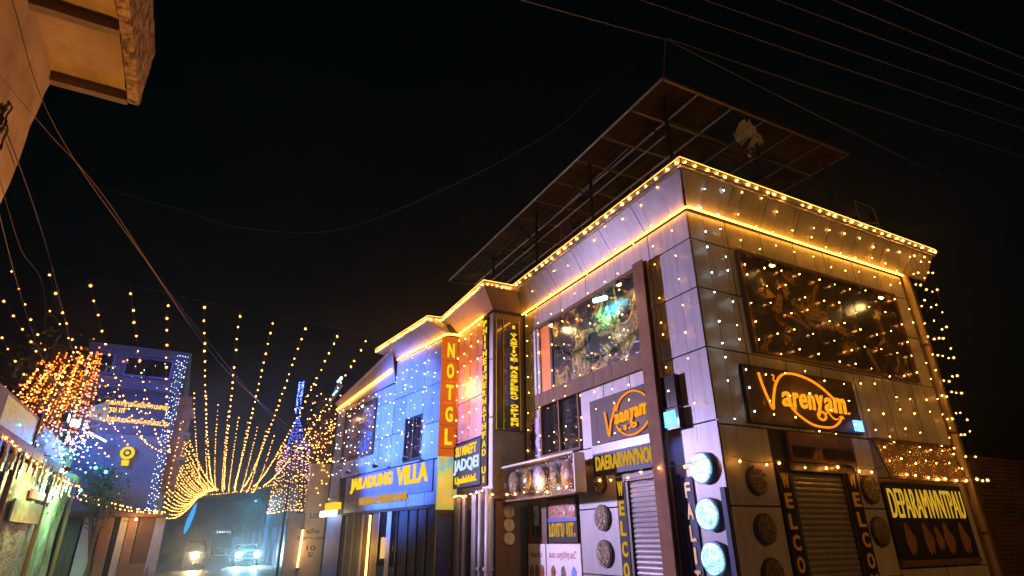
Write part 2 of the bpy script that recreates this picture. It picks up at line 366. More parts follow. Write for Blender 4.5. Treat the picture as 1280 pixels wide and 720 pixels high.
def floodlight(loc, target, power, color, lens, label, angle=100, size=.12, group=None, scale=1., blend=.8):
    loc = Vector(loc); t = thing('floodlight', label, 'floodlight', loc, group)
    dr = (Vector(target) - loc).normalized(); sd = dr.cross(Vector((0, 0, 1))).normalized(); up = sd.cross(dr)
    def q(a, b, c): return loc + sd * (a * scale) + up * (b * scale) + dr * (c * scale)
    def bx(m, a0, a1, b0, b1, c0, c1): m.hexa([q(a0, b0, c0), q(a1, b0, c0), q(a1, b1, c0), q(a0, b1, c0), q(a0, b0, c1), q(a1, b0, c1), q(a1, b1, c1), q(a0, b1, c1)])
    m = MB(); bx(m, -.13, .13, -.09, .09, -.08, .0); bx(m, -.145, .145, -.105, .105, 0, .02)
    for k in range(5): bx(m, -.11 + k * .05, -.10 + k * .05, -.08, .08, -.12, -.08)
    m.build('housing', 'dark_steel', t)
    m = MB(); bx(m, -.12, .12, -.08, .08, .021, .027); m.build('lens', lens, t)
    m = MB(); m.tube([q(-.16, 0, -.04), q(-.16, -.16, -.05), q(.16, -.16, -.05), q(.16, 0, -.04)], .012 * scale, 5); m.build('bracket', 'dark_steel', t)
    lamp('beam', 'SPOT', q(0, 0, .06), power, color, target, size, angle, blend, t)
    return t

# ================================================================== SETTING
g = MB().add([(-300, -300, 0), (300, -300, 0), (300, 300, 0), (-300, 300, 0)], [(0, 1, 2, 3)]).build('ground', 'concrete'); g['kind'] = 'structure'; g['label'] = 'dusty ground of the lane and its verges'
g = MB().add([(-1.9, -30, .004), (4.4, -30, .004), (4.4, 12, .004), (3.3, 22, .004), (5.6, 60, .004), (9., 140, .004), (3.5, 140, .004), (-.4, 60, .004), (-.4, 22, .004), (-1.9, 12, .004)], [tuple(range(10))]).build('road', 'asphalt'); g['kind'] = 'structure'; g['label'] = 'dark asphalt lane running under the light strings'

# ================================================================== CORNER SHOP BUILDING
shop = thing('corner_shop_building', 'two storey corner shop clad in grey panels, outlined in warm lights', 'building', (9.8, 9.2, 0))
MB().box(6.79, 13.0, 6.26, 11.97, 0, 7.2).build('wall_core', 'joint', shop)
MB().box(13.0, 13.85, 6.42, 11.9, 0, 7.2).build('side_wall', 'soffit_brown', shop)
def panels(fr, rects, m, parent, th=.045, gap=.012):
    for s0, s1, z0, z1 in rects:
        fbp(fr, s0 + gap, s1 - gap, z0 + gap, z1 - gap, -.04, th - .04 + random.uniform(-.002, .002), 'panel', m, parent)
def grid(edges, rows): return [(a, b, z0, z1) for z0, z1 in rows for a, b in zip(edges, edges[1:])]
neg = lambda e: sorted(-x for x in e)
panels(LF, grid(neg([0, 1.02, 2.04, 3.06, 4.08, 5.1, 5.75]), [(4.33, 5.35), (5.35, 6.25), (6.25, 6.78)]), 'panel_grey', shop)
panels(LF, grid(neg([0, 1.02, 1.9, 2.7, 3.52]), [(3.2, 4.33)]) + grid(neg([5.05, 5.75]), [(3.2, 4.33)]), 'panel_grey', shop)
panels(LF, grid(neg([0, 1.02, 1.38]), [(0, 1.0), (1.0, 2.0), (2.0, 3.2)]) + grid(neg([2.52, 3.74]), [(0, 1.0), (1.0, 2.1), (2.1, 3.2)]), 'panel_grey', shop)
panels(RF, grid([0, .9, 1.8, 2.7, 3.6, 4.5, 5.4, 6.22], [(3.14, 4.33), (4.33, 5.35), (5.35, 6.25), (6.25, 6.78)]), 'panel_grey', shop)
panels(RF, grid([0, 1.04], [(0, 1.), (1., 2.), (2., 3.14)]) + grid([2.98, 3.6], [(0, 1.), (1., 2.), (2., 3.14)]) + grid([3.6, 4.9, 6.22], [(0, 1.1), (1.1, 2.5), (2.5, 3.14)]), 'panel_grey', shop)
# leaning fascia above the light line
def fascia(fr, edges, flip):
    for a, b in zip(edges, edges[1:]):
        e0, e1 = a + .008, b - .008; b0, b1 = e0, e1
        if b == 0 and flip: b1 += .32
        if a == 0 and not flip: b0 -= .32
        MB().tilt(fr, e0, e1, 6.86, 7.34, .05, .34, .03, b0, b1).build('fascia_panel', 'panel_grey', shop)
fascia(LF, neg([0, 1.02, 2.04, 3.06, 4.08, 5.1, 5.9]), True)
fascia(RF, [0, .9, 1.8, 2.7, 3.6, 4.5, 5.4, 6.3, 7.15], False)
m = MB(); m.box(6.37, 13.94, 5.84, 12.0, 7.35, 7.44); m.box(6.34, 13.97, 5.81, 5.86, 7.40, 7.50); m.box(6.34, 6.39, 5.86, 12.0, 7.40, 7.50)
m.build('roof_slab', 'panel_grey', shop)
# rope light under the fascia
m = MB(); m.tube([LF.p(-5.74, 6.80, .07), LF.p(-2.9, 6.80, .07), LF.p(0.05, 6.80, .07), RF.p(-.02, 6.80, .09), RF.p(3.2, 6.80, .07), RF.p(6.22, 6.80, .07)], .017, 6)
tag(m.build('rope_light', 'led_strip'), 'continuous glowing yellow rope light under the fascia of the corner shop', 'rope light')
# framed panels: left face
fr = LF
bb = thing('billboard', 'brown framed gold foil display on the street side above the round neon sign', 'billboard', LF.p(-3.2, 4.3))
fbp(fr, -5.12, -1.28, 4.32, 4.62, .01, .10, 'frame_rail', 'brown_board', bb); fbp(fr, -5.12, -1.28, 6.17, 6.26, .01, .09, 'frame_rail', 'brown_board', bb)
fbp(fr, -5.15, -5.07, 4.62, 6.17, .01, .11, 'frame_post', 'panel_white', bb); fbp(fr, -5.02, -4.95, 4.62, 6.17, .01, .09, 'frame_post', 'panel_white', bb)
fbp(fr, -4.95, -4.48, 4.62, 6.17, .01, .04, 'side_strip', 'paint_orange', bb); fbp(fr, -4.48, -4.40, 4.62, 6.17, .01, .08, 'mullion', 'dark_steel', bb)
fbp(fr, -4.40, -1.40, 4.62, 6.17, .01, .045, 'picture', 'foil_left', bb); fbp(fr, -3.02, -2.99, 4.62, 6.17, .045, .06, 'mullion', 'dark_steel', bb)
def spot_fixture(fr, s, z, d, hot, power, color, label, aim, arm=.3):
    t = thing('display_lamp', label, 'lamp', fr.p(s, z, d))
    MB().tube([fr.p(s, z + .12, .04), fr.p(s, z + .13, d * .6), fr.p(s, z + .05, d)], .012, 5).build('arm', 'dark_steel', t)
    MB().tube([fr.p(s, z + .06, d + .01), fr.p(s, z, d - .03)], .05, 8, .075).build('shade', 'dark_steel', t)
    MB().ball(fr.p(s, z - .01, d - .03), .06, .7).build('lamp_face', hot, t)
    lamp('beam', 'SPOT', fr.p(s, z - .07, d - .01), power, color, aim, .05, 150, .5, t)
spot_fixture(LF, -1.62, 5.98, .32, 'lamp_hot', 40, (1, .62, .25), 'warm display lamp over the foil display beside the brown post', LF.p(-1.8, 5.1, .0))
t = thing('display_lamp', 'bright cyan lamp glowing over the foil display', 'lamp', LF.p(-2.25, 5.95, .3))
m = MB(); m.tube([LF.p(-2.42, 5.93, .28), LF.p(-2.05, 5.86, .28)], .045, 8); m.build('lamp_face', 'lamp_cyan', t)
MB().tube([LF.p(-2.25, 6.1, .05), LF.p(-2.25, 6.08, .25), LF.p(-2.25, 5.95, .28)], .012, 5).build('arm', 'dark_steel', t)
lamp('beam', 'SPOT', LF.p(-2.25, 5.82, .26), 150, (.05, .55, 1), LF.p(-2.45, 5.3, 0), .05, 140, .5, t)
spot_fixture(LF, -4.15, 6.0, .28, 'lamp_hot', 16, (1, .62, .2), 'warm display lamp over the orange end of the foil display', LF.p(-4.0, 5.2, 0))
# tinsel garlands on the street display
for i, (a, b, sag) in enumerate([((-4.3, 5.55), (-3.0, 5.35), .25), ((-3.0, 5.45), (-1.5, 5.62), .12), ((-3.3, 5.0), (-1.5, 5.05), .16)]):
    m = MB()
    for p in along(cat_pts(LF.p(a[0], a[1], .09), LF.p(b[0], b[1], .09), sag, 16), .022, .01):
        for k in range(2):
            q = Vector((random.gauss(0, .03), random.gauss(0, .045), random.gauss(0, .06))); m.tube([p - q, p + q * .6], .006, 3)
    tag(m.build('tinsel_garland', 'foil_left'), ['gold tinsel garland hanging by the orange strip of the street display', 'gold tinsel garland across the cyan lit part of the street display', 'lowest gold tinsel garland on the street side foil display'][i], 'garland', 'tinsel garlands on the foil display')
# brown post against the wall
post = thing('steel_post', 'tall brown steel post standing against the panelled street wall', 'post', LF.p(-1.1, 0, .1))
m = MB(); m.fb(LF, -1.28, -1.0, .0, 6.24, .10, .125); m.fb(LF, -1.28, -1.0, .0, 6.24, .195, .22); m.fb(LF, -1.16, -1.12, .0, 6.24, .125, .195); m.build('beam', 'rust_steel', post)
fbp(LF, -1.33, -.95, 0, .05, .02, .30, 'base_plate', 'rust_steel', post); fbp(LF, -1.2, -1.08, 6.0, 6.2, .01, .10, 'bracket', 'rust_steel', post)
# dark window left of the neon sign
wn = thing('dark_window', 'dark two pane window below the foil display', 'window', LF.p(-4.3, 3.2))
for s in (-5.02, -4.28): fbp(LF, s, s + .70, 3.26, 4.30, -.03, .0, 'pane', 'glass_dark', wn)
for s in (-5.06, -4.31, -3.57): fbp(LF, s, s + .05, 3.22, 4.32, -.03, .05, 'frame_post', 'brown_board', wn)
fbp(LF, -5.01, -3.57, 3.22, 3.27, -.03, .045, 'sill', 'brown_board', wn)
# figure poster
pp = thing('figure_poster', 'purple poster with a dark figure beside the dark window', 'poster', LF.p(-5.45, 3.3))
fbp(LF, -5.72, -5.12, 3.28, 4.12, .01, .03, 'sheet', 'poster_figure', pp)
m = MB(); m.poly(LF, [(-5.55, 3.32), (-5.5, 3.6), (-5.58, 3.75), (-5.48, 3.88), (-5.44, 4.02), (-5.36, 4.02), (-5.33, 3.86), (-5.24, 3.74), (-5.32, 3.6), (-5.22, 3.32)], .03, .034); m.build('printed_figure', 'sign_black', pp)

def neon_sign(fr, s0, s1, z0, z1, label):
    t = thing('neon_sign', label, 'neon sign', fr.p((s0 + s1) / 2, z0))
    fbp(fr, s0, s1, z0, z1, .01, .07, 'board', 'sign_brown', t)
    return t, (lambda a, b, d=.10: fr.p(s0 + (s1 - s0) * a, z1 - (z1 - z0) * b, d))
def neon(q, pts, parent, name='neon_tube', r=.02, m='neon_orange'):
    # smooth by catmull-rom
    P = [Vector(q(*p)) for p in pts]; out = []
    for i in range(len(P) - 1):
        p0, p1, p2, p3 = P[max(0, i - 1)], P[i], P[i + 1], P[min(len(P) - 1, i + 2)]
        for k in range(6):
            u = k / 6; out.append(.5 * ((2 * p1) + (p2 - p0) * u + (2 * p0 - 5 * p1 + 4 * p2 - p3) * u * u + (3 * p1 - p0 - 3 * p2 + p3) * u ** 3))
    out.append(P[-1])
    MB().tube(out, r, 6).build(name, m, parent)
# neon sign on the face towards the camera
t, q = neon_sign(RF, .64, 3.40, 3.20, 4.12, 'brown signboard with orange neon Varenyam script facing the camera')
neon(q, [(.115, .13), (.13, .33), (.155, .55), (.185, .74), (.205, .55), (.25, .28), (.32, .10), (.42, .05), (.55, .10), (.66, .22), (.765, .42)], t, 'neon_sweep', .021)
neon(q, [(.345, .68), (.40, .80), (.50, .93), (.61, .96), (.70, .93), (.77, .82), (.80, .72)], t, 'neon_sweep', .018)
neon(q, [(.345, .60), (.36, .68), (.385, .70)], t, 'neon_sweep', .012); neon(q, [(.775, .74), (.80, .72), (.815, .76)], t, 'neon_sweep', .012)
neon(q, [(.60, .68), (.635, .70), (.645, .77), (.615, .83), (.58, .80), (.575, .73), (.60, .68)], t, 'neon_loop', .02)
neon(q, [(.655, .70), (.68, .69), (.70, .75), (.73, .79), (.76, .78)], t, 'neon_loop', .014)
neon(q, [(.225, .13), (.245, .15), (.232, .21), (.245, .25)], t, 'neon_mark', .010)
for i, (ch, a, b, zt, zb) in enumerate([('a', .275, .36, .40, .67), ('r', .37, .425, .40, .67), ('e', .43, .495, .40, .67), ('n', .505, .565, .40, .67), ('y', .57, .65, .38, .76), ('a', .655, .73, .40, .67), ('m', .74, .86, .38, .67), ('.', .87, .885, .63, .67)]):
    text(MB(), RF, ch, .64 + 2.76 * a, .64 + 2.76 * b, 4.12 - .92 * zb, 4.12 - .92 * zt, .09, th=.025, shear=.18, fat=.018).build('neon_letter', 'letter_amber', t)
fbp(RF, 3.16, 3.38, 3.24, 3.42, .07, .10, 'lit_badge', 'screen_blue', t)
lettering(RF, 'UB', 3.19, 3.35, 3.27, 3.39, .10, 'letter_white', t, th=.006)
lamp('badge_glow', 'POINT', RF.p(3.27, 3.33, .2), 1.2, (.15, .4, 1), size=.05, parent=t)
lamp('neon_glow', 'POINT', RF.p(2.0, 3.7, .28), 9, (1, .42, .05), size=.2, parent=t)
# neon sign on the street side
t, q = neon_sign(LF, -3.10, -1.30, 3.22, 4.06, 'brown signboard with round orange neon Vaanyam script on the street side')
neon(q, [(.28, .35), (.30, .60), (.33, .88), (.37, .62), (.43, .42), (.47, .22)], t, 'neon_sweep', .018)
neon(q, [(.47, .40), (.53, .22), (.63, .11), (.75, .08), (.87, .16), (.97, .32)], t, 'neon_sweep', .016)
neon(q, [(.46, .72), (.52, .85), (.62, .95), (.73, .97), (.85, .90), (.94, .78), (.99, .68)], t, 'neon_sweep', .016)
for i, (ch, a, b, zt, zb) in enumerate([('a', .44, .51, .46, .68), ('a', .52, .59, .45, .67), ('n', .60, .67, .44, .66), ('y', .68, .75, .43, .73), ('a', .76, .82, .42, .64), ('m', .83, .97, .40, .63), ('s', .57, .62, .74, .84), ('.', .65, .67, .80, .84), ('o', .69, .77, .72, .84), ('.', .51, .53, .78, .82)]):
    text(MB(), LF, ch, -3.10 + 1.8 * a, -3.10 + 1.8 * b, 4.06 - .84 * zb, 4.06 - .84 * zt, .09, th=.025, shear=.15, fat=.018).build('neon_letter', 'letter_amber', t)
lamp('neon_glow', 'POINT', LF.p(-2.0, 3.65, .28), 8, (1, .42, .05), size=.2, parent=t)

# street door: sign band, shutter, vertical boards
ds = thing('door_sign', 'blue sign band with uneven yellow capitals over the street shutter', 'sign', LF.p(-2.2, 2.62))
fbp(LF, -3.08, -1.30, 2.66, 3.19, .0, .09, 'board', 'sign_navy', ds); fbp(LF, -3.08, -1.30, 3.05, 3.20, .09, .10, 'top_band', 'sign_blue', ds)
lettering(LF, "DAERARWN'NOII", -2.98, -1.36, 2.74, 3.01, .09, 'letter_lit_dim', ds, fat=.03)
lamp('sign_glow', 'POINT', LF.p(-2.2, 3.12, .3), 4, (.25, .3, 1), size=.1, parent=ds)
def shutter(fr, s0, s1, z1, d, label):
    t = thing('roller_shutter', label, 'roller shutter', fr.p((s0 + s1) / 2, 0))
    m = MB(); z = .06; vs = []; fs = []
    prof = []
    while z < z1 - .02:
        for a, b in ((0, 0.), (.02, .016), (.045, .02), (.066, .012), (.078, 0.)): prof.append((z + a, d + b))
        z += .080
    for zz, dd in prof: vs += [fr.p(s0, zz, dd), fr.p(s1, zz, dd)]
    m.add(vs, [(2 * i, 2 * i + 1, 2 * i + 3, 2 * i + 2) for i in range(len(prof) - 1)]); m.build('slat_curtain', 'shutter_steel', t)
    fbp(fr, s0 - .06, s0, 0, z1, d - .02, d + .05, 'guide_rail', 'dark_steel', t); fbp(fr, s1, s1 + .06, 0, z1, d - .02, d + .05, 'guide_rail', 'dark_steel', t)
    fbp(fr, s0, s1, .0, .06, d - .01, d + .04, 'bottom_bar', 'dark_steel', t); fbp(fr, s0 - .06, s1 + .06, z1, z1 + .12, d - .02, d + .10, 'hood', 'dark_steel', t)
shutter(LF, -2.2, -1.40, 2.50, -.03, 'closed grey roller shutter of the street side door')
def word_strip(fr, word, s0, s1, z0, z1, board, letter, label, d=.03, ls=.2, n=None):
    t = thing('letter_board', label, 'sign', fr.p((s0 + s1) / 2, z0))
    fbp(fr, s0, s1, z0, z1, .007, d, 'board', board, t)
    w_ = s1 - s0
    letters_down(fr, word, s0 + w_ * ls, s1 - w_ * ls, z1 - .04, z0 + .04, d, letter, t, th=.012, fat=.03, gap=.26)
word_strip(LF, 'WELCOME', -2.51, -2.27, .25, 2.60, 'sign_black', 'letter_lit_dim', 'vertical black WELCOME board beside the street shutter')
word_strip(LF, 'FALITID', -.86, -.64, .25, 2.45, 'sign_navy', 'paint_yellow', 'vertical navy letter board between steel post and cyan plates')
t = thing('gate_channel', 'dark steel gate channel with a red box behind the brown post', 'gate', LF.p(-1.2, 0))
fbp(LF, -1.36, -.98, 0, 2.7, .008, .05, 'channel', 'dark_steel', t); fbp(LF, -1.34, -1.22, 1.55, 1.85, .05, .12, 'red_box', 'paint_red', t); fbp(LF, -.97, -.90, 0, 2.5, .008, .04, 'edge_strip', 'sign_navy', t)
# light box with the blue screen
t = thing('light_box', 'small dark box with glowing blue screen between post and corner', 'light box', LF.p(-.8, 3.2))
fbp(LF, -.98, -.66, 3.52, 4.04, .008, .12, 'housing', 'black_gloss', t); fbp(LF, -1.0, -.64, 3.17, 3.50, .008, .14, 'screen_case', 'black_gloss', t); fbp(LF, -.96, -.70, 3.21, 3.46, .141, .15, 'screen', 'screen_blue', t)
lettering(LF, 'b.', -.90, -.76, 3.26, 3.41, .15, 'letter_white', t, th=.004)
lamp('screen_glow', 'SPOT', LF.p(-.8, 3.3, .2), 30, (.12, .25, 1), LF.p(-.45, 2.7, .0), .08, 150, .6, t)
# round plates
def plate(fr, s, z, r, face, label, group, thick=.06, rim='rim_dark', rz=None):
    t = thing('round_plate', label, 'plate', fr.p(s, z), group)
    m = MB().disc(fr, s, z, r * 1.12, .006, .006 + thick * .7, (rz or r) * 1.12, 30); m.build('rim', rim, t)
    MB().disc(fr, s, z, r, .006 + thick * .7, .006 + thick, rz or r, 30, .02, .012).build('face', face, t)
    if rim == 'rim_dark':
        m = MB()
        for k in range(34):
            a = random.random() * 6.28; q = r * .86 * math.sqrt(random.random()); w_ = random.uniform(.008, .022); a2 = random.random() * 6.28
            m.poly(fr, [(s + q * math.cos(a) + w_ * math.cos(a2 + b_) * random.uniform(.6, 1.4), z + q * math.sin(a) + w_ * math.sin(a2 + b_)) for b_ in (0, 1.5, 3.1, 4.6)], .006 + thick, .02 + thick + random.uniform(0, .012))
        m.build('mosaic_chips', 'chip_pale' if face == 'dish_face' else 'chip_brown', t, 'stuff')
for i, z in enumerate((2.54, 1.90, 1.32)):
    plate(LF, -.37, z, .205, 'dish_painted_glow', ['topmost', 'middle one', 'lowest'][i] + ' of three plates with painted cyan glow on the corner of the shop', 'plates with painted cyan glow', .10, 'wall_blue')
for i, z in enumerate((2.53, 1.94, 1.35)):
    plate(LF, -2.98, z, .17 if i == 0 else .20, 'dish_face', ['topmost', 'middle one', 'lowest'][i] + ' of the mosaic plates between menu posters and street door', 'mosaic plates by the street door')
fbp(LF, -.09, -.005, 0, 2.25, .008, .06, 'corner_strip', 'sign_navy', shop); 
for i, z in enumerate((2.36, 1.70, 1.12)):
    plate(RF, .60, z, .185, 'dish_face' if i == 0 else 'dish_face_dark', ['brass toned plate near the corner under the festoon bulbs', 'dark mosaic plate below the brass plate near the corner', 'lowest dark plate at the bottom edge near the corner'][i], 'plates on the camera side')
for i, z in enumerate((2.30, 1.66)):
    plate(RF, 3.26, z, .20, 'dish_face' if i == 0 else 'dish_face_dark', ['pale mosaic plate right of the camera side shutter', 'dark mosaic plate below the pale one beside the food sign'][i], 'plates on the camera side')
# camera side shutter and boards
shutter(RF, 1.40, 2.62, 2.52, -.03, 'closed grey roller shutter on the side facing the camera')
word_strip(RF, 'WELCOM', 1.06, 1.33, .75, 2.56, 'sign_black', 'paint_yellow', 'vertical black WELCOM board beside the camera side shutter, nearer the corner')
word_strip(RF, 'WELCOM', 2.68, 2.97, .75, 2.62, 'sign_black', 'paint_yellow', 'vertical black WELCOM board between camera side shutter and pale plate')
t = thing('header_panel', 'dark glossy header panel between neon sign and camera side shutter', 'panel', RF.p(2.2, 2.7))
fbp(RF, 1.42, 3.02, 2.66, 3.12, .008, .06, 'board', 'brown_board', t); fbp(RF, 1.47, 2.97, 2.72, 2.9, .06, .075, 'brass_strip', 'glint_print', t)
fbp(RF, 3.04, 3.18, 2.52, 3.12, .008, .05, 'yellow_jamb', 'pipe_tan', shop)
# big billboard on the camera side, gold glints painted into its picture
bb = thing('billboard', 'wide dark billboard with painted gold glints on the side facing the camera', 'billboard', RF.p(3.3, 4.45))
fbp(RF, 1.10, 5.60, 4.42, 6.20, .008, .05, 'picture', 'glint_print', bb)
for a in ((1.06, 5.64, 6.2, 6.25), (1.06, 5.64, 4.37, 4.42)): fbp(RF, *a, .008, .075, 'frame_rail', 'brown_board', bb)
for a in ((1.04, 1.10), (5.60, 5.66)): fbp(RF, *a, 4.37, 6.25, .008, .08, 'frame_post', 'brown_board', bb)
spot_fixture(RF, 1.62, 5.98, .30, 'lamp_hot', 9, (1, .55, .15), 'warm display lamp over the wide billboard near the corner', RF.p(2.0, 5.3, 0))
spot_fixture(RF, 4.75, 5.95, .30, 'lamp_hot', 9, (1, .55, .15), 'warm display lamp over the wide billboard near the drainpipe', RF.p(4.3, 5.3, 0))
# food sign
t = thing('food_sign', 'black shop sign with tall yellow capitals above pictures of food', 'sign', RF.p(4.8, 1.15))
fbp(RF, 3.58, 5.97, 1.22, 2.42, .008, .05, 'board', 'sign_black', t); fbp(RF, 3.58, 5.97, 1.14, 1.22, .008, .07, 'ledge', 'brown_board', t)
lettering(RF, 'DEPARAMWNTPAU', 3.66, 5.90, 1.86, 2.33, .05, 'letter_lit_dim', t, th=.012, fat=0.)
for k, (s, w_) in enumerate([(3.98, .19), (4.50, .2), (4.83, .15), (5.12, .2), (5.62, .2)]):
    pts = [(-.3, -.75), (-.05, -1.), (.25, -.7), (.5, -.95), (.7, -.5), (.95, -.2), (.75, .1), (.35, .45), (.05, .9), (-.25, 1.), (-.45, .7), (-.5, .2), (-.55, -.2)]
    MB().poly(RF, [(s + x * w_ * random.uniform(.9, 1.1), 1.54 + y * .26 * (.75 if k == 2 else 1)) for x, y in pts], .05, .056).build('food_picture', 'food_photo_b', t)
# plastic awning over the food sign
t = thing('plastic_awning', 'crinkled clear plastic awning above the food sign, full of bulbs', 'awning', RF.p(4.8, 2.5))
MB().tilt(RF, 3.62, 6.02, 2.52, 3.12, .20, .09, .012).build('sheet', 'clear_plastic_warm', t)
fbp(RF, 3.60, 6.04, 3.12, 3.16, .008, .12, 'top_rail', 'brown_board', t); fbp(RF, 3.60, 6.04, 2.47, 2.52, .18, .22, 'front_rail', 'brown_board', t)
for s in (3.62, 6.02): MB().tube([RF.p(s, 3.12, .05), RF.p(s, 2.5, .20)], .014, 5).build('side_bar', 'dark_steel', t)
# downpipe
t = thing('drainpipe', 'tan drainpipe down the right end of the panelled wall', 'pipe', RF.p(6.3, 0))
MB().tube([RF.p(6.30, 0, .06), RF.p(6.30, 6.82, .06)], .062, 12).build('pipe', 'pipe_tan', t, smooth=True)
for z in (1.6, 3.4, 5.2): fbp(RF, 6.22, 6.38, z, z + .04, .0, .13, 'clamp', 'rust_steel', t)
t = fbp(Fr((13.05, 6.95), (1, 0)), 0, 5.5, 0, 3.2, -.2, 0, 'side_shed', 'tin_roof'); tag(t, 'dim shed wall of ribbed sheet beside the drainpipe', 'shed')
m = MB()
for k in range(38): m.box(13.06, 18.5, 6.925, 6.95, .05 + k * .083, .09 + k * .083)
m.build('ribs', 'tin_roof', t, 'stuff')

# left bay: awning box with hanging pouches, shop front below
aw = thing('awning_box', 'long plastic fronted awning box with hanging round pouches', 'awning', (6.4, 10.6, 2.37))
MB().box(6.10, 6.34, 9.13, 11.98, 2.34, 2.37).build('bottom_board', 'brown_board', aw)
MB().box(6.10, 6.34, 9.13, 11.98, 3.03, 3.06).build('top_board', 'brown_board', aw)
MB().box(6.31, 6.34, 9.16, 11.98, 2.37, 3.03).build('back_board', 'sign_brown', aw)
MB().box(6.10, 6.34, 9.10, 9.14, 2.36, 3.05).build('end_board', 'pipe_tan', aw)
for y in (9.5, 10.6, 11.7): MB().box(6.34, 6.75, y, y + .05, 2.9, 2.95).build('bracket', 'dark_steel', aw)
MB().box(6.095, 6.105, 9.15, 11.98, 2.37, 3.02).build('plastic_front', 'clear_plastic', aw)
MB().tube([(6.09, 9.12, 3.06), (6.09, 11.98, 3.06)], .022, 6).build('edge_rail', 'panel_white', aw)
for i, (y, rr, z, mt) in enumerate([(11.65, .21, 2.72, 'dish_face'), (11.1, .24, 2.70, 'foil_left'), (10.55, .23, 2.71, 'poster_figure'), (9.95, .17, 2.75, 'dish_face_dark'), (9.48, .24, 2.70, 'food_photo_b')]):
    f_ = Fr((6.22, y), (0, -1)); t = thing('hanging_pouch', ['dark', 'orange gold', 'pale purple', 'small black', 'crinkled tan'][i] + ' round pouch hanging in the awning box', 'pouch', (6.38, y, z), 'pouches in the awning box')
    MB().disc(f_, 0, z, rr, -.03, .03, rr * 1.08, 22, .03, .05).build('bag', mt, t, smooth=True)
    MB().tube([f_.p(0, z + rr, 0), f_.p(.01, 3.03, 0)], .008, 4).build('cord', 'wire', t)
sf = thing('shop_front', 'recessed brown shop front under the awning box', 'shop front', LF.p(-4.8, 0))
fbp(LF, -5.75, -3.76, 0, 2.36, -.04, -.005, 'back_wall', 'brown_board', sf); fbp(LF, -5.0, -4.94, 1.5, 2.36, -.005, .03, 'jamb', 'dark_steel', sf)
fbp(LF, -5.62, -5.22, 1.66, 2.3, -.005, .015, 'door_pane', 'glass_dark', sf)
for k, (a, b) in enumerate([(-6.2, -5.02), (-4.98, -3.74)]):
    t = thing('menu_poster', ['white menu poster of dishes beside the three round plates', 'white menu poster of dishes under the black food poster'][k], 'poster', LF.p((a + b) / 2, .5), 'white menu posters')
    a2 = max(a, -5.74)
    fbp(LF, a2, b, .45, 1.50, .0, .03, 'sheet', 'poster_white', t)
    lettering(LF, ['தி/ககம கூடா', 'கக மதூரமடீ'][k], a2 + .10, b - .14, 1.20, 1.38, .03, 'paint_red_dull', t, th=.003, fat=.01)
    for j in range(3):
        s = a2 + (b - a2) * (.2 + .3 * j)
        for zz in (.98, .62): MB().disc(LF, s, zz, .085, .03, .036, .13, 14, .08).build('dish_picture', ['food_photo', 'dish_face', 'wall_blue'][j if k else (0, 1, 0)[j]] if zz > .8 else 'food_photo', t)
t = thing('food_poster', 'black poster with food picture above bold yellow letters', 'poster', LF.p(-4.3, 1.55))
fbp(LF, -4.86, -3.80, 1.53, 2.34, .0, .04, 'board', 'sign_black', t); fbp(LF, -4.82, -3.84, 1.98, 2.33, .04, .046, 'food_picture', 'food_photo', t)
fbp(LF, -4.86, -3.80, 1.91, 1.98, .04, .048, 'blue_band', 'sign_blue', t); lettering(LF, 'மாயா.', -4.82, -3.86, 1.63, 1.89, .04, 'letter_lit_dim', t, th=.006, fat=.03)
t = fbp(LF, -5.46, -5.28, 1.86, 2.26, .018, .03, 'notice_card', 'panel_white'); tag(t, 'small pale green notice card on the brown shop front', 'notice')
lettering(LF, 'கடா', -5.44, -5.30, 2.0, 2.15, .031, 'lettering_dark', t, th=.002)
lamp('awning_fill', 'POINT', (5.95, 10.4, 2.58), 34, (1, .6, .2), size=.15, parent=aw)  # unseen point light added to brighten pouches and dishes

# ================================================================== ROOF CANOPY OF THE SHOP
cp = thing('roof_canopy', 'dark tin roof canopy on steel rafters above the corner shop', 'canopy', (9.5, 10.5, 7.44))
def cz(x, y): return 9.62 + .03 * (x - 6.6) + .01 * (y - 6.2)
nx, ny = 7, 12
xs = [6.62 + k * .95 for k in range(nx)]; ys = [6.18 + k * .98 for k in range(ny)]
for i in range(nx - 1):
    if i in (2,): continue
    y1 = ys[-1] if i < 2 else ys[7]
    if i >= 3: y1 = ys[0] + (1.6, .9, 2.2)[i - 3]
    x0, x1 = xs[i] + .006, xs[i + 1] - .006; y0 = ys[0]
    m = MB(); n = 8; vs = []
    for k in range(n + 1):
        xx = x0 + (x1 - x0) * k / n; dz = .018 * (k % 2)
        vs += [(xx, y0, cz(xx, y0) + .09 + dz), (xx, y1, cz(xx, y1) + .09 + dz)]
    m.add(vs, [(2 * k, 2 * k + 2, 2 * k + 3, 2 * k + 1) for k in range(n)]); m.build('tin_sheet', 'tin_roof', cp)
x0, x1 = xs[2] + .006, xs[3] - .006
m = MB()
for ya, yb in ((6.18, 6.32), (7.3, 13.0)): m.add([(x0, ya, cz(x0, ya) + .09), (x1, ya, cz(x1, ya) + .09), (x1, yb, cz(x1, yb) + .09), (x0, yb, cz(x0, yb) + .09)], [(0, 1, 2, 3)])
m.build('tin_sheet', 'tin_roof', cp)
for i, x in enumerate(xs): MB().tube([(x, ys[0], cz(x, ys[0]) + .04), (x, ys[-1] if i < 3 else ys[7], cz(x, ys[-1]) + .02)], .032, 4).build('rafter', 'steel_grey', cp)
for j, y in enumerate(ys): MB().tube([(xs[0], y, cz(xs[0], y)), (xs[-1] if j < 8 else xs[2], y, cz(xs[-1], y))], .026, 4).build('purlin', 'steel_grey', cp)
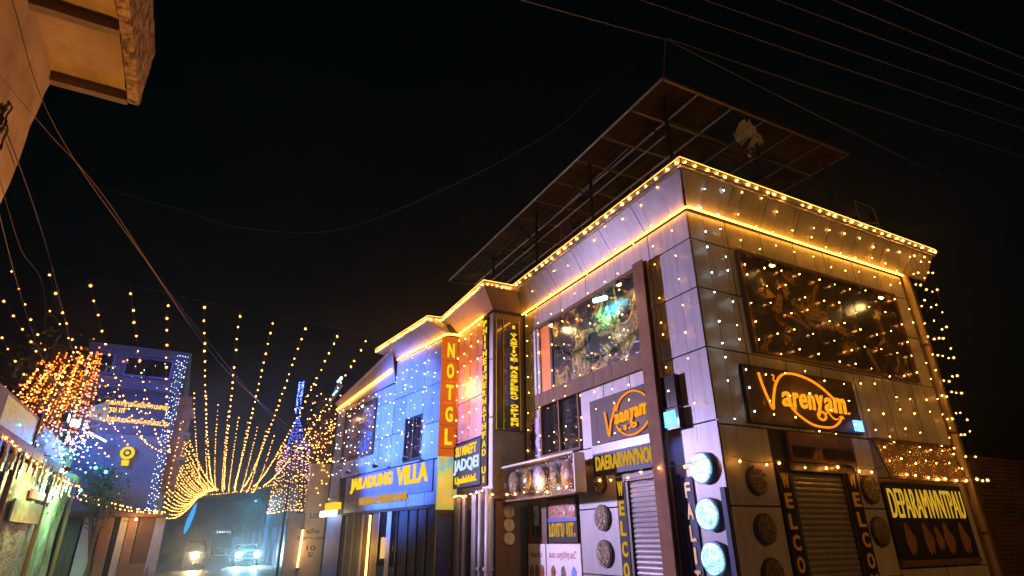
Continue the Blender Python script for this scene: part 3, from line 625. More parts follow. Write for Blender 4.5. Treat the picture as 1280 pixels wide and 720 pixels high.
for x, y in ((6.95, 6.55), (6.95, 9.1), (6.95, 11.6), (9.6, 6.6), (12.0, 6.6), (7.1, 14.5)):
    MB().tube([(x, y, 7.44), (x, y, cz(x, y))], .04, 6).build('post', 'dark_steel', cp); MB().tube([(x, y + .03, 8.7), (x + .0, y + .9, cz(x, y + .9))], .022, 4).build('brace', 'dark_steel', cp)
for z in (8.25, 8.75): MB().tube([(6.95, 6.55, z), (6.95, 14.4, z)], .02, 4).build('rail', 'steel_grey', cp)
MB().tube([(6.95, 6.55, 9.05), (12.4, 6.6, 9.1)], .028, 4).build('rail', 'dark_steel', cp); MB().tube([(6.62, 6.18, cz(6.6, 6.2)), (6.66, 6.0, 10.55)], .018, 5).build('mast', 'steel_grey', cp)
# lit window frames under the canopy on the street side
for i, (a, b, z0, z1) in enumerate([(8.05, 9.9, 8.0, 8.47), (10.3, 11.3, 7.9, 8.35), (8.0, 11.7, 9.32, 9.45)]):
    t = thing('metal_frame', ['long thin metal frame catching light above the street side eave', 'small metal frame on the roof near the villa', 'bright edge bar under the street side canopy rim'][i], 'frame', (7.2, a, z0), 'metal frames on the roof')
    if i < 2:
        MB().tube([(7.2, b, z0), (7.2, b, z1), (7.2, a, z1), (7.25, a - .1, z0)], .02, 4).build('bar', 'panel_white', t)
        MB().tube([(7.2, a, z0), (7.2, b, z0)], .015, 4).build('sill_bar', 'steel_grey', t)
    else: MB().tube([(7.2, a, z1), (7.2, b, z0)], .016, 4).build('bar', 'panel_white', t)
m = MB(); rows = []
for k in range(9):
    for j in range(7): rows.append((7.15 + .06 * math.sin(k * 1.7 + j * .4), 10.35 + k * .055, 8.95 - j * .13 - .03 * math.sin(k)))
m.add(rows, [(k * 7 + j, k * 7 + j + 1, (k + 1) * 7 + j + 1, (k + 1) * 7 + j) for k in range(8) for j in range(6)])
tag(m.build('hanging_cloth', 'cloth_purple', smooth=True), 'purple cloth hanging from the rail under the roof canopy', 'cloth')
m = MB(); rows = []
for k in range(10):
    for j in range(6): rows.append((8.78 + k * .11 + .02 * math.sin(j * 2.), 6.1 + j * .09 + k * .045, 9.5 + .05 * math.sin(k * 2.1 + j) - .02 * j))
m.add(rows, [(k * 6 + j, k * 6 + j + 1, (k + 1) * 6 + j + 1, (k + 1) * 6 + j) for k in range(9) for j in range(5) if not (k == 5 and j > 1) and (k + j) % 11])
tag(m.build('torn_sheet', 'cloth_pale'), 'torn pale plastic sheet caught under the roof canopy', 'sheet')
t = thing('roof_frame', 'dim steel pipe frame standing on the far end of the shop roof', 'frame', (13.2, 7.4, 7.44))
for p in ([(12.6, 6.5, 7.44), (12.6, 6.5, 8.8), (13.5, 6.6, 8.9), (13.6, 6.6, 7.44)], [(12.6, 6.5, 8.2), (13.55, 6.6, 8.5)], [(11.9, 6.1, 7.5), (12.0, 6.1, 7.78), (13.2, 6.1, 7.75), (13.25, 6.1, 7.5)]): MB().tube(p, .025, 5).build('pipe', 'steel_grey', t)

# ================================================================== VILLA
vl = thing('villa_building', 'blue lit villa with stepped roofline outlined in yellow rope light', 'building', (6.8, 17.5, 0))
def core(pts, z0, z1, name, m, parent): # plan polygon extruded
    n = len(pts); return MB().add([(x, y, z) for z in (z0, z1) for x, y in pts], [tuple(reversed(range(n))), tuple(range(n, 2 * n))] + [(k, (k + 1) % n, n + (k + 1) % n, n + k) for k in range(n)]).build(name, m, parent)
v0 = VF.p(-7.72, 0, -.05); v1 = VF.p(0, 0, -.05); v2 = VF.p(-3.05, 0, -.05)
core([(v0.x, v0.y), (v2.x, v2.y), (9.5, v2.y), (9.5, 21.9)], 0, 6.05, 'wall_core', 'joint', vl)
core([(v2.x, v2.y), (v1.x, v1.y), (9.5, v1.y), (9.5, v2.y)], 0, 7.25, 'wall_core', 'joint', vl)
MB().box(5.95, 9.5, 12.1, 14.20, 0, 7.25).build('wall_core', 'joint', vl)
gE = [-6.85, -5.85, -4.85, -3.95, -3.06]; gE2 = [-3.06, -2.25, -1.2, -.06]
panels(VF, grid(gE, [(3.55, 4.5), (4.5, 5.55), (5.55, 6.08)]), 'panel_grey', vl)
panels(VF, [(-3.06, -2.25, 3.55, 4.5), (-3.06, -2.25, 4.5, 5.55), (-3.06, -2.25, 5.55, 6.78), (-2.25, -1.2, 4.84, 5.55), (-2.25, -1.2, 5.55, 6.78), (-1.2, -.06, 3.55, 4.5), (-1.2, -.06, 4.5, 5.55), (-1.2, -.06, 5.55, 6.78), (-2.25, -1.2, 3.55, 3.62)], 'panel_grey', vl)
panels(VF, grid([-6.3, -5.2, -4.1, -3.0, -1.9, -.9, -.06], [(2.42, 3.53)]), 'panel_grey', vl)
# rough stone strip at the far corner: each stone its own piece
for r_ in range(13):
    z0 = 2.4 + r_ * .30; e = [-7.72, -7.30 + .1 * (r_ % 2), -6.86] if r_ % 2 else [-7.72, -7.42, -7.12, -6.86]
    for a, b in zip(e, e[1:]): fbp(VF, a + .006, b - .006, z0 + .006, z0 + .294, -.045, random.uniform(.0, .02), 'stone', 'stone_clad', vl)
fbp(VF, -7.72, -6.3, 0, 2.4, -.045, .0, 'wall_lower', 'wall_blue', vl)
# near block walls
panels(BF, grid([-2.2, -1.35, -.52], [(3.85, 4.85), (4.85, 5.85), (5.85, 6.78)]), 'panel_pink', vl)
panels(BF, [(-.52, -.0, 2.6, 4.2), (-.52, 0, 4.2, 5.6), (-.52, 0, 5.6, 6.78)], 'panel_white', vl)
panels(SF, [(0, .84, 2.4, 3.9), (0, .84, 3.9, 6.78)], 'soffit_brown', vl)
# eaves: leaning fascia + slab
W = [(5.13, 17.18), (5.59, 14.27), (5.96, 14.24), (5.88, 12.03), (6.72, 12.0)]; A = [(4.65, 18.27), (5.10, 14.59), (5.50, 14.54), (5.46, 11.67), (6.32, 11.63)]
for i in range(4):
    a, b = Vector((*W[i], 6.84)), Vector((*W[i + 1], 6.84)); c, d = Vector((*A[i + 1], 7.26)), Vector((*A[i], 7.26)); n = Vector((0, 0, .03))
    MB().hexa([a, b, c, d, a + n, b + n, c + n, d + n]).build('fascia_panel', 'panel_grey' if i < 3 else 'soffit_brown', vl)
core([A[0], A[1], A[2], A[3], A[4], (9.4, 11.99), (9.4, 18.2)], 7.295, 7.38, 'roof_slab', 'panel_grey', vl)
a, b, c, d = VF.p(-7.72, 6.0, .03), VF.p(-3.06, 6.12, .03), VF.p(-3.06, 7.06, .24), VF.p(-7.72, 6.24, .12); n = -VF.n * .03
MB().hexa([a, b, b + n, a + n, d, c, c + n, d + n]).build('fascia_panel', 'panel_grey', vl); n = Vector((0, 0, .07)); c2_ = Vector((9.4, VF.p(-3.06, 0).y, 7.06)); d2_ = Vector((9.4, 21.9, 6.24)); d = VF.p(-7.76, 6.245, .14); c = VF.p(-3.07, 7.065, .26)
MB().hexa([d, c, c2_, d2_, d + n, c + n, c2_ + n, d2_ + n]).build('roof_slab', 'panel_grey', vl)
m = MB(); m.tube([VF.p(-7.69, 6.03, .09), VF.p(-3.13, 6.50, .17)], .024, 5)
tag(m.build('rope_light', 'led_strip'), 'yellow rope light along the lower far wing of the villa', 'rope light')
m = MB(); m.tube([VF.p(-2.96, 6.80, .06), VF.p(0.03, 6.80, .07), (5.60, 14.17, 6.8), (5.93, 14.15, 6.8), (5.84, 14.1, 6.8), BF.p(-.5, 6.80, .06)], .022, 5)
tag(m.build('rope_light', 'led_strip'), 'stepped yellow rope light above the tall orange sign of the villa', 'rope light')
# doorway wall with curtains and posts under the sign
for i, (a, b, mt) in enumerate([(-6.28, -5.9, 'curtain_dark'), (-5.86, -5.35, 'curtain_cloth'), (-5.31, -4.66, 'curtain_cloth'), (-4.62, -4.2, 'wood_warm'), (-4.0, -3.5, 'wood_warm'), (-3.42, -2.95, 'glass_dark'), (-2.68, -2.34, 'glass_dark'), (-2.3, -1.75, 'curtain_dark'), (-1.7, -1.25, 'curtain_dark'), (-1.2, -.75, 'curtain_dark'), (-.7, -.15, 'curtain_dark')]):
    m = MB(); n = 10; vs = []
    for k in range(n + 1):
        s = a + (b - a) * k / n; dd = .012 * math.sin(k * 2.2) if 'curtain' in mt else 0
        vs += [VF.p(s, .1, dd - .01), VF.p(s, 2.34, dd - .01)]
    m.add(vs, [(2 * k, 2 * k + 2, 2 * k + 3, 2 * k + 1) for k in range(n)])
    m.build('curtain' if 'curtain' in mt else ('glass_pane' if 'glass' in mt else 'door_leaf'), mt, vl)
for s, mt in ((-6.3, 'dark_steel'), (-5.88, 'pipe_tan'), (-5.33, 'pipe_tan'), (-4.64, 'panel_white'), (-3.46, 'pipe_tan'), (-2.32, 'dark_steel'), (-1.72, 'dark_steel'), (-1.22, 'dark_steel'), (-.72, 'dark_steel'), (-.12, 'dark_steel')): fbp(VF, s - .025, s + .025, 0, 2.4, -.04, .035, 'door_post', mt, vl)
fbp(VF, -2.95, -2.68, 0, 2.42, -.04, .03, 'column', 'panel_white', vl); fbp(VF, -6.3, -.06, 2.345, 2.42, -.04, .05, 'lintel', 'brown_board', vl)
fbp(VF, -3.5, -2.96, 0, .95, .0, .03, 'dado', 'sign_navy', vl); fbp(VF, -2.67, -2.33, 0, .95, .0, .03, 'dado', 'sign_navy', vl)
t = thing('door_fill_tube', 'warm vertical tube added in the gap to light the villa door', 'lamp', VF.p(-4.1, 0)); MB().tube([VF.p(-4.1, .15, .03), VF.p(-4.1, 2.3, .03)], .035, 6).build('tube', 'fill_tube', t); fbp(VF, -4.14, -4.06, 2.3, 2.34, -.02, .06, 'cap', 'dark_steel', t); lamp('tube_glow', 'POINT', VF.p(-4.1, 1.4, .4), 22, (1, .6, .15), size=.3, parent=t)  # tube added to brighten the gold door
# villa name sign
t = thing('villa_sign', 'long white fascia sign with yellow block letters JAILADUNG VILLA', 'sign', VF.p(-3.2, 2.7))
fbp(VF, -6.05, -.45, 2.74, 3.52, .006, .045, 'board', 'sign_lilac', t)
lettering(VF, 'JAILADUNG', -5.75, -2.75, 2.98, 3.44, .045, 'letter_lit', t, th=.03, fat=.045); lettering(VF, 'VILLA', -2.45, -.68, 3.0, 3.50, .045, 'letter_lit', t, th=.03, fat=.03)
lettering(VF, 'NEHIAHE ASBHERAHAR', -4.95, -1.75, 2.60, 2.83, .05, 'letter_lit_dim', t, th=.02, fat=.035)
# villa upper window + mural
wn = thing('narrow_window', 'narrow dark window in the blue lit villa wall', 'window', VF.p(-1.7, 3.62))
for a, b in ((-2.19, -1.75), (-1.70, -1.26)): fbp(VF, a, b, 3.68, 4.78, -.04, -.015, 'pane', 'glass_dark', wn)
for a in (-2.25, -1.75, -1.26): fbp(VF, a, a + .055, 3.63, 4.83, -.04, .02, 'frame_post', 'brown_board', wn)
fbp(VF, -2.194, -1.261, 3.63, 3.68, -.04, .025, 'sill', 'brown_board', wn)
t = thing('wall_mural', 'square framed mural in brown and blue near the far corner of the villa', 'mural', VF.p(-5.7, 4.1))
fbp(VF, -6.82, -4.36, 4.12, 5.82, .01, .04, 'picture', 'mural', t)
for a in ((-6.86, -6.76, 4.08, 5.86), (-4.42, -4.30, 4.08, 5.86)): fbp(VF, *a, .01, .07, 'frame_post', 'brown_board', t)
for a in ((-6.76, -4.42, 4.08, 4.2), (-6.76, -4.42, 5.74, 5.86)): fbp(VF, *a, .01, .065, 'frame_rail', 'brown_board', t)
spot_fixture(VF, -6.1, 5.55, .25, 'lamp_hot', 14, (1, .6, .2), 'warm lamp over the mural nearer the far corner', VF.p(-6.0, 4.9, 0)); spot_fixture(VF, -5.05, 5.72, .25, 'lamp_hot', 14, (1, .6, .2), 'warm lamp over the mural nearer the tall orange sign', VF.p(-5.1, 4.9, 0))
# tall orange box sign on the step, yellow picture and blue door under it
NF = Fr((5.44, 14.2), (1, 0))
t = thing('tall_box_sign', 'tall orange box sign with stacked glowing letters NOTGL', 'sign', NF.p(.2, 2.3))
fbp(NF, .0, .52, 3.55, 6.74, -.1, .0, 'box', 'face_orange', t); fbp(NF, .0, .52, 2.28, 3.54, -.1, .004, 'picture', 'yellow_art', t)
for i, ch in enumerate('NOTGL'):
    z = 6.55 - i * .58
    lettering(NF, ch, .13, .33, z - .40, z, .001, 'letter_lit', t, 'letter', th=.03, fat=.03)
    fbp(NF, .02, .40, z - .50, z - .48, .0, .02, 'divider', 'rust_steel', t)
m = MB()
for k in range(34): m.fb(NF, .42, .515, 3.65 + k * .09, 3.70 + k * .09, .0, .012)
m.build('grille', 'rust_steel', t, 'stuff')
lamp('sign_glow', 'POINT', NF.p(.5, 5.2, .55), 420, (1, .22, .05), size=.4, parent=t); lamp('picture_glow', 'POINT', NF.p(.1, 3.0, .35), 3, (.9, .8, .3), size=.2, parent=t)
t = thing('blue_door', 'plain blue door under the yellow picture panel', 'door', NF.p(.2, 0)); fbp(NF, .05, .42, .05, 2.14, -.05, .0, 'leaf', 'door_blue', t)
for a in (.0, .43): fbp(NF, a, a + .045, 0, 2.27, -.05, .03, 'jamb', 'dark_steel', t)
fbp(NF, .05, .425, 2.15, 2.27, -.05, .025, 'head', 'brown_board', t); MB().ball(NF.p(.37, 1.05, .03), .03).build('handle', 'steel_grey', t)
# middle sign and glazed door of the near block
t = thing('stacked_sign', 'dark shop sign with white word between two yellow lines', 'sign', BF.p(-1.35, 2.75))
fbp(BF, -2.18, -.54, 2.76, 3.80, .006, .06, 'board', 'sign_navy', t)
lettering(BF, 'SU MAEFT', -2.0, -.75, 3.50, 3.74, .06, 'letter_lit', t, fat=.03); lettering(BF, 'JADQEI', -2.1, -.62, 3.07, 3.43, .06, 'letter_white', t, fat=.03); lettering(BF, 'Upalabhinl.', -2.0, -.72, 2.80, 3.02, .06, 'letter_lit', t, fat=.03)
t = thing('glazed_door', 'white framed narrow glazed doors below the stacked sign', 'door', BF.p(-1.2, 0))
fbp(BF, -2.2, -1.75, 0, 2.55, -.04, .02, 'pilaster', 'stone_clad', t)
for a, b in ((-1.42, -1.05), (-.82, -.52)): fbp(BF, a, b, .4, 2.5, -.04, -.02, 'pane', 'glass_dark', t)
for a, b in ((-1.58, -1.43), (-1.04, -.83)): fbp(BF, a, b, 0, 2.58, -.04, .03, 'frame_post', 'panel_white', t)
lettering(BF, 'KKAVERVA', -.78, -.56, .6, 2.3, -.02, 'panel_white', t, th=.004, fat=0.); fbp(BF, -1.43, -.52, .0, .4, -.04, .0, 'kick_panel', 'panel_white', t)
t = thing('corner_pipes', 'pair of pale pipes on the near corner of the villa block', 'pipe', BF.p(-.15, 0))
for s, d in ((-.42, .07), (-.05, .08)):
    MB().tube([BF.p(s, 0, d), BF.p(s, 2.62, d)], .075, 10).build('pipe', 'panel_white', t, smooth=True); fbp(BF, s - .09, s + .09, 1.0, 1.06, .0, d + .09, 'clamp', 'steel_grey', t)
def word_col(fr, word, s0, s1, z0, z1, board, letter, label, d=.05):
    t = thing('vertical_sign', label, 'sign', fr.p((s0 + s1) / 2, z0)); fbp(fr, s0, s1, z0, z1, .006, d, 'board', board, t)
    letters_down(fr, word, s0 + .04, s1 - .04, z1 - .06, z0 + .05, d, letter, t, gap=.2, th=.01, fat=.04); return t
word_col(BF, 'PHIINEJNERNATHFAD UI', -.50, -.22, 2.70, 6.74, 'sign_black', 'letter_lit', 'narrow black vertical sign with yellow letters on the villa near corner')
t = word_col(SF, 'I VASTIVE MASSLERO OPTEH', .40, .68, 3.95, 6.55, 'glass_green', 'letter_lit', 'dark glass vertical sign with gold letters facing the camera beside the corner shop')
fbp(SF, .08, .41, 3.95, 6.6, .006, .04, 'glass', 'glass_green', t)
for s in (.06, .25, .70): MB().tube([SF.p(s, 3.9, .06), SF.p(s, 6.62, .06)], .014, 4).build('trim', 'paint_yellow', t)
t = thing('plate_board', 'brown board carrying three round dishes under the awning box', 'board', SF.p(.4, 0)); fbp(SF, .06, .66, 0, 2.36, .006, .03, 'board', 'brown_board', t)
for i, z in enumerate((2.15, 1.88, 1.61)):
    F2 = Fr((5.9, 12.02), (1, 0)); plate(F2, .37, z, .115, 'dish_pale', ['topmost', 'middle one', 'lowest'][i] + ' of three small pale dishes stacked on the brown board', 'pale dishes on the brown board', .05, 'board_pale')
# lit box sign at the far corner of the villa + small blue pane
t = thing('lit_box_sign', 'small overexposed white box sign at the far corner of the villa', 'sign', VF.p(-7.6, 2.4)); fbp(VF, -7.85, -6.6, 2.36, 2.54, .10, .22, 'face', 'sign_box_white', t); fbp(VF, -7.4, -6.5, 2.56, 2.78, .02, .24, 'yellow_top', 'lit_yellow', t)
lamp('box_glow', 'POINT', VF.p(-7.3, 2.3, .5), 14, (1, .85, .7), size=.2, parent=t)
# blue ornament on the far roof corner
t = thing('roof_ornament', 'small teal lit ornament on the far roof corner of the villa', 'ornament', VF.p(-7.5, 6.7)); MB().tube([VF.p(-7.9, 6.3, .3), VF.p(-7.2, 6.95, .3), VF.p(-6.9, 6.75, .3), VF.p(-7.6, 6.45, .3)], .05, 5).build('frame', 'wall_blue', t)
m = MB(); m.tube([VF.p(-7.25, 6.95, .32), VF.p(-6.95, 7.05, .32)], .05, 5); m.tube([VF.p(-7.5, 6.55, .32), VF.p(-7.2, 6.62, .32)], .04, 5); m.build('light_bar', 'screen_cyan', t)
# blue wall washers on the sign ledge
for i, s in enumerate((-5.2, -3.2, -1.3)):
    floodlight(VF.p(s, 3.62, .42), VF.p(s + .05, 4.9, .0), (60, 90, 90)[i], (.08, .2, 1), 'flood_lens_blue', ['blue washer on the villa sign ledge under the mural', 'blue washer in the middle of the villa sign ledge', 'blue washer on the villa sign ledge under the narrow window'][i], 150, .1, 'blue wall washers', .6)

# ================================================================== LEFT HOUSE WITH BALCONY (near)
hs = thing('balcony_house', 'ochre plastered house corner with projecting balcony slab', 'building', (-5, 4, 0))
def rough_box(x0, x1, y0, y1, z0, z1, amp, step=.12):
    """box with uneven plaster: gridded faces displaced a little"""
    import mathutils
    m = MB()
    def face(o, u, v, nu, nv):
        o = Vector(o); u = Vector(u); v = Vector(v); b = len(m.v); nrm = u.cross(v).normalized()
        for i in range(nu + 1):
            for j in range(nv + 1):
                p = o + u * (i / nu) + v * (j / nv); q = mathutils.noise.noise(p * 2.3) + .5 * mathutils.noise.noise(p * 7)
                m.v.append(tuple(p + Vector((q, mathutils.noise.noise(p * 3.1 + Vector((5, 0, 0))), q * .6)) * amp))
        for i in range(nu):
            for j in range(nv): m.f.append((b + i * (nv + 1) + j, b + (i + 1) * (nv + 1) + j, b + (i + 1) * (nv + 1) + j + 1, b + i * (nv + 1) + j + 1)); m.mi.append(0)
    X, Y, Z = x1 - x0, y1 - y0, z1 - z0; n = lambda L: max(1, min(60, int(L / step)))
    face((x0, y0, z0), (X, 0, 0), (0, 0, Z), n(X), n(Z)); face((x1, y1, z0), (-X, 0, 0), (0, 0, Z), n(X), n(Z))
    face((x1, y0, z0), (0, Y, 0), (0, 0, Z), n(Y), n(Z)); face((x0, y1, z0), (0, -Y, 0), (0, 0, Z), n(Y), n(Z))
    face((x0, y0, z1), (X, 0, 0), (0, Y, 0), n(X), n(Y)); face((x0, y1, z0), (X, 0, 0), (0, -Y, 0), n(X), n(Y))
    return m
rough_box(-7.5, -3.0, 1.0, 9.38, 0, 11.5, .03, .2).build('wall', 'plaster_old', hs, smooth=True)
MB().box(-3.02, -1.98, 3.0, 9.40, 8.26, 8.38).build('balcony_slab', 'plaster_old', hs)
rough_box(-1.99, -1.84, 3.0, 9.46, 8.16, 9.32, .02, .08).build('balcony_parapet', 'plaster_rough', hs, smooth=True)
rough_box(-3.0, -1.99, 9.36, 9.46, 8.38, 9.32, .02, .08).build('balcony_parapet', 'plaster_rough', hs, smooth=True)
for y in (9.30, 7.75, 6.2): rough_box(-3.02, -1.99, y, y + .13, 8.10, 8.262, .008, .08).build('beam', 'beam_shade', hs)
t = thing('cable_bracket', 'black tangle of cable loops fixed to the ochre house wall', 'cables', (-2.95, 7.9, 6.2))
for k in range(5):
    c = Vector((-2.86 + random.uniform(0, .1), 7.75 + random.uniform(-.15, .3), 6.2 + random.uniform(-.2, .25))); rr = random.uniform(.10, .2)
    MB().tube([c + Vector((random.uniform(-.02, .02), rr * .6 * math.cos(a), rr * 1.5 * math.sin(a))) for a in [x * .5 for x in range(14)]], .012, 5).build('cable_loop', 'rubber', t)
MB().tube([(-3.0, 7.85, 6.45), (-2.8, 7.85, 6.5)], .03, 6).build('bracket', 'dark_steel', t)
floodlight((1.6, 10.6, .35), (-2.6, 7.8, 7.2), 2300, (1, .40, .05), 'flood_lens_amber', 'added amber floodlight on the ground below view, lighting the balcony house', 60, .15)  # floodlight added out of view to light balcony underside and wall

# ================================================================== KIOSKS ALONG THE LEFT SIDE
ks = thing('kiosk', 'street kiosk hung with stained plastic sheets on the left of the lane', 'kiosk', (-3.4, 16, 0))
def sheet(y0, y1, z0, z1, amp, m, name, nu=22, nv=14, x=-3.0, ph=0.):
    mb = MB(); vs = []
    for i in range(nu + 1):
        for j in range(nv + 1):
            a = i / nu; b = j / nv
            vs.append((x + amp * (math.sin(a * 17 + ph) * (1 - .5 * b) + .5 * math.sin(a * 41 + b * 9 + ph)), y0 + (y1 - y0) * a, z0 + (z1 - z0) * b - .04 * math.sin(math.pi * a) * b))
    mb.add(vs, [(i * (nv + 1) + j, (i + 1) * (nv + 1) + j, (i + 1) * (nv + 1) + j + 1, i * (nv + 1) + j + 1) for i in range(nu) for j in range(nv)]); return mb.build(name, m, ks, smooth=True)
MB().box(-5.5, -3.25, 10.5, 21.0, 0, 3.1).build('stall_body', 'brown_board', ks)
sheet(10.6, 13.9, 0, 3.0, .05, 'tarp_brown', 'plastic_sheet', ph=1.); sheet(13.6, 17.6, 0, 3.1, .05, 'tarp_mixed', 'plastic_sheet', ph=2., x=-2.94); sheet(17.3, 20.9, 0, 3.3, .05, 'tarp_green', 'plastic_sheet', ph=3., x=-2.99)
sheet(16.2, 20.6, 3.2, 4.0, .06, 'tarp_mixed', 'plastic_sheet', ph=5., x=-3.05)
for y in (10.5, 13.8, 17.4, 21.0): MB().tube([(-2.86, y, 0), (-2.86, y, 3.3)], .05, 6).build('post', 'wood_warm', ks)
MB().box(-2.92, -2.78, 10.4, 21.1, 3.14, 3.32).build('beam', 'board_pale', ks)
MB().box(-3.1, -3.0, 18.3, 20.9, 2.3, 2.34).build('cross_rail', 'rust_steel', ks); MB().box(-2.90, -2.86, 15.9, 18.8, 2.48, 2.66).build('red_label', 'paint_red_dull', ks); MB().box(-2.88, -2.84, 14.6, 17.3, 2.0, 2.4).build('green_label', 'tarp_green', ks)
lettering(Fr((-2.858, 16.2), (0, 1)), 'VIBNANI', .2, 2.3, 2.51, 2.63, 0., 'poster_white', ks, th=.004)
pk = {'r': 'paint_red', 'o': 'paint_orange', 'b': 'sign_blue', 'g': 'tarp_green', 'y': 'paint_yellow', 'w': 'poster_white'}
for k_, c_ in enumerate('ogwybrogwbyrowgb'):
    y = 11.4 + k_ * .58 + random.uniform(-.1, .1); h_ = random.uniform(.25, .5); F_ = Fr((-2.76, y), (0, 1)); t = thing('hanging_packet', {'r': 'red', 'o': 'orange', 'b': 'blue', 'g': 'pale green', 'y': 'yellow', 'w': 'white'}[c_] + ' snack packet strip, ' + ['first', 'second', 'third', 'fourth', 'fifth', 'sixth', 'seventh', 'eighth', 'ninth', 'tenth', 'eleventh', 'twelfth', 'thirteenth', 'fourteenth', 'fifteenth', 'sixteenth'][k_] + ' along the kiosk beam', 'packet', (-2.76, y, 3.1 - h_), 'packet strips hanging from the kiosk beam')
    for q_ in range(3): fbp(F_, -.07, .07, 3.12 - h_ + q_ * h_ / 3 + .01, 3.12 - h_ + (q_ + 1) * h_ / 3, .0, .03 + .01 * (q_ % 2), 'packet', pk[c_], t)
    MB().tube([F_.p(0, 3.1, .015), F_.p(0, 3.2, .0)], .006, 3).build('loop', 'wire', t)
kb = thing('kiosk_board', 'tilted pale signboard with self-glowing green and blue painting on the kiosk roof', 'sign', (-3, 13.5, 3.4))
MB().box(-3.06, -3.0, 11.2, 15.4, 3.36, 4.0).build('board', 'board_pale', kb); MB().box(-2.995, -2.99, 12.6, 15.1, 3.42, 3.94).build('painting', 'kiosk_art_glow', kb)
for y in (11.2, 15.35): MB().box(-3.08, -2.97, y - .05, y + .05, 3.3, 4.08).build('frame_post', 'brown_board', kb)
t = thing('kiosk_lamp', 'hanging warm lamp lighting the plastic sheets of the kiosk', 'lamp', (-2.4, 15.5, 3.0)); MB().tube([(-2.85, 15.5, 3.3), (-2.4, 15.5, 3.25), (-2.4, 15.5, 3.05)], .012, 5).build('arm', 'dark_steel', t); MB().ball((-2.4, 15.5, 3.0), .04).build('bulb', 'bulb_gold', t); MB().tube([(-2.36, 15.5, 3.07), (-2.30, 15.5, 2.98)], .03, 8, .1).build('shade', 'dark_steel', t)
lamp('bulb_light', 'SPOT', (-2.33, 15.5, 2.98), 300, (.95, .95, .34), (-3.3, 15.3, 2.2), .08, 165, .3, t)
t = thing('kiosk_lamp', 'hanging pale green lamp at the far end of the kiosk', 'lamp', (-2.4, 19, 2.8)); MB().tube([(-2.85, 19, 3.3), (-2.45, 19, 3.2), (-2.45, 19, 2.9)], .012, 5).build('arm', 'dark_steel', t); MB().ball((-2.45, 19, 2.85), .04).build('bulb', 'bulb_green', t)
lamp('bulb_light', 'SPOT', (-2.4, 19, 2.83), 280, (.45, 1, .45), (-3.3, 18.9, 2.0), .08, 165, .3, t)

# ================================================================== FAR LEFT BLOCK
bk = thing('slate_block', 'slate blue flat roofed block behind the kiosk, hung with white strands', 'building', (-4, 25, 0))
MB().box(-3.5, -.86, 22.0, 29, 0, 7.3).build('wall', 'wall_slate', bk); MB().box(-3.6, -.72, 21.85, 29.1, 7.3, 7.52).build('cornice', 'wall_slate', bk); MB().box(-3.55, -.78, 21.9, 22.0, 6.35, 6.5).build('ledge', 'wall_slate', bk)
for k, x in enumerate((-3.2, -2.2, -1.55)):
    wd = MB().box(x - .36, x + .36, 21.96, 21.985, 6.56, 7.22).build('window', 'wall_blue', bk); MB().box(x - .30, x + .30, 21.94, 21.962, 6.62, 7.16).build('pane', 'glass_dark', wd)
MB().box(-.88, -.45, 22.6, 28, 3.3, 6.2).build('side_bay', 'plaster_old', bk)
for z in (4.1, 4.9, 5.7): MB().box(-.9, -.28, 22.5, 24.2, z, z + .08).build('side_ledge', 'concrete', bk)
t = thing('lit_script_sign', 'dark board with three lines of glowing orange script on the slate block', 'sign', XF.p(-2, 5)); fbp(XF, -3.2, -.95, 4.72, 6.1, .02, .08, 'board', 'sign_navy', t)
lettering(XF, 'கங்காரமேலியீகமசை', -2.80, -1.05, 5.56, 5.80, .08, 'letter_script', t, th=.01, fat=.02, rise=-.05); lettering(XF, 'ரயா', -2.68, -2.2, 5.32, 5.52, .08, 'letter_script', t, th=.01, fat=.02); lettering(XF, 'சிலரங்கலேகமேகாம்மடிர', -2.92, -.98, 5.05, 5.29, .08, 'letter_script', t, th=.01, fat=.02, rise=-.05)
floodlight((-2.6, 19.3, 4.45), (-2.2, 22, 4.8), 340, (.06, .2, 1), 'flood_lens_blue', 'blue floodlight by the lit tree shining on the slate block', 140, .15, None, 1.)
floodlight((-2.75, 17.6, 4.3), (6.7, 9.0, 3.4), 13000, (.66, .52, 1.), 'flood_lens_blue', 'violet floodlight above the kiosk aimed across the lane at the corner shop', 42, .3, None, 1.)
floodlight((-2.75, 16.6, 4.25), (5.2, 16.8, 4.3), 17000, (.05, .18, 1.), 'flood_lens_blue', 'blue floodlight above the kiosk aimed across the lane at the villa', 42, .3, None, 1., .5)
for i, (x, z, r_) in enumerate([(-1.86, 4.14, .16), (-.96, 1.85, .14)]):
    t = thing('round_sign', ['glowing yellow ring sign on the slate block', 'yellow and red round sign over the brown shop doors'][i], 'sign', (x, 21.6, z))
    f_ = Fr((x, 21.7), (1, 0)); MB().disc(f_, 0, z, r_ * 1.2, 0, .04).build('ring', 'lit_yellow', t); MB().disc(f_, 0, z, r_ * .66, .04, .05).build('ring_center', 'lit_red' if i else 'sign_brown', t)
    if i == 0: MB().disc(f_, 0, z, r_ * .35, .05, .06).build('ring_dot', 'lit_yellow', t)
    fbp(f_, -.10, .10, z - r_ * 1.2 - .18, z - r_ * 1.2 - .02, 0, .04, 'name_tab', 'lit_yellow', t)
    if i: fbp(f_, -.15, .15, z - r_ * 1.2 - .36, z - r_ * 1.2 - .20, 0, .04, 'name_tab', 'lit_yellow', t)
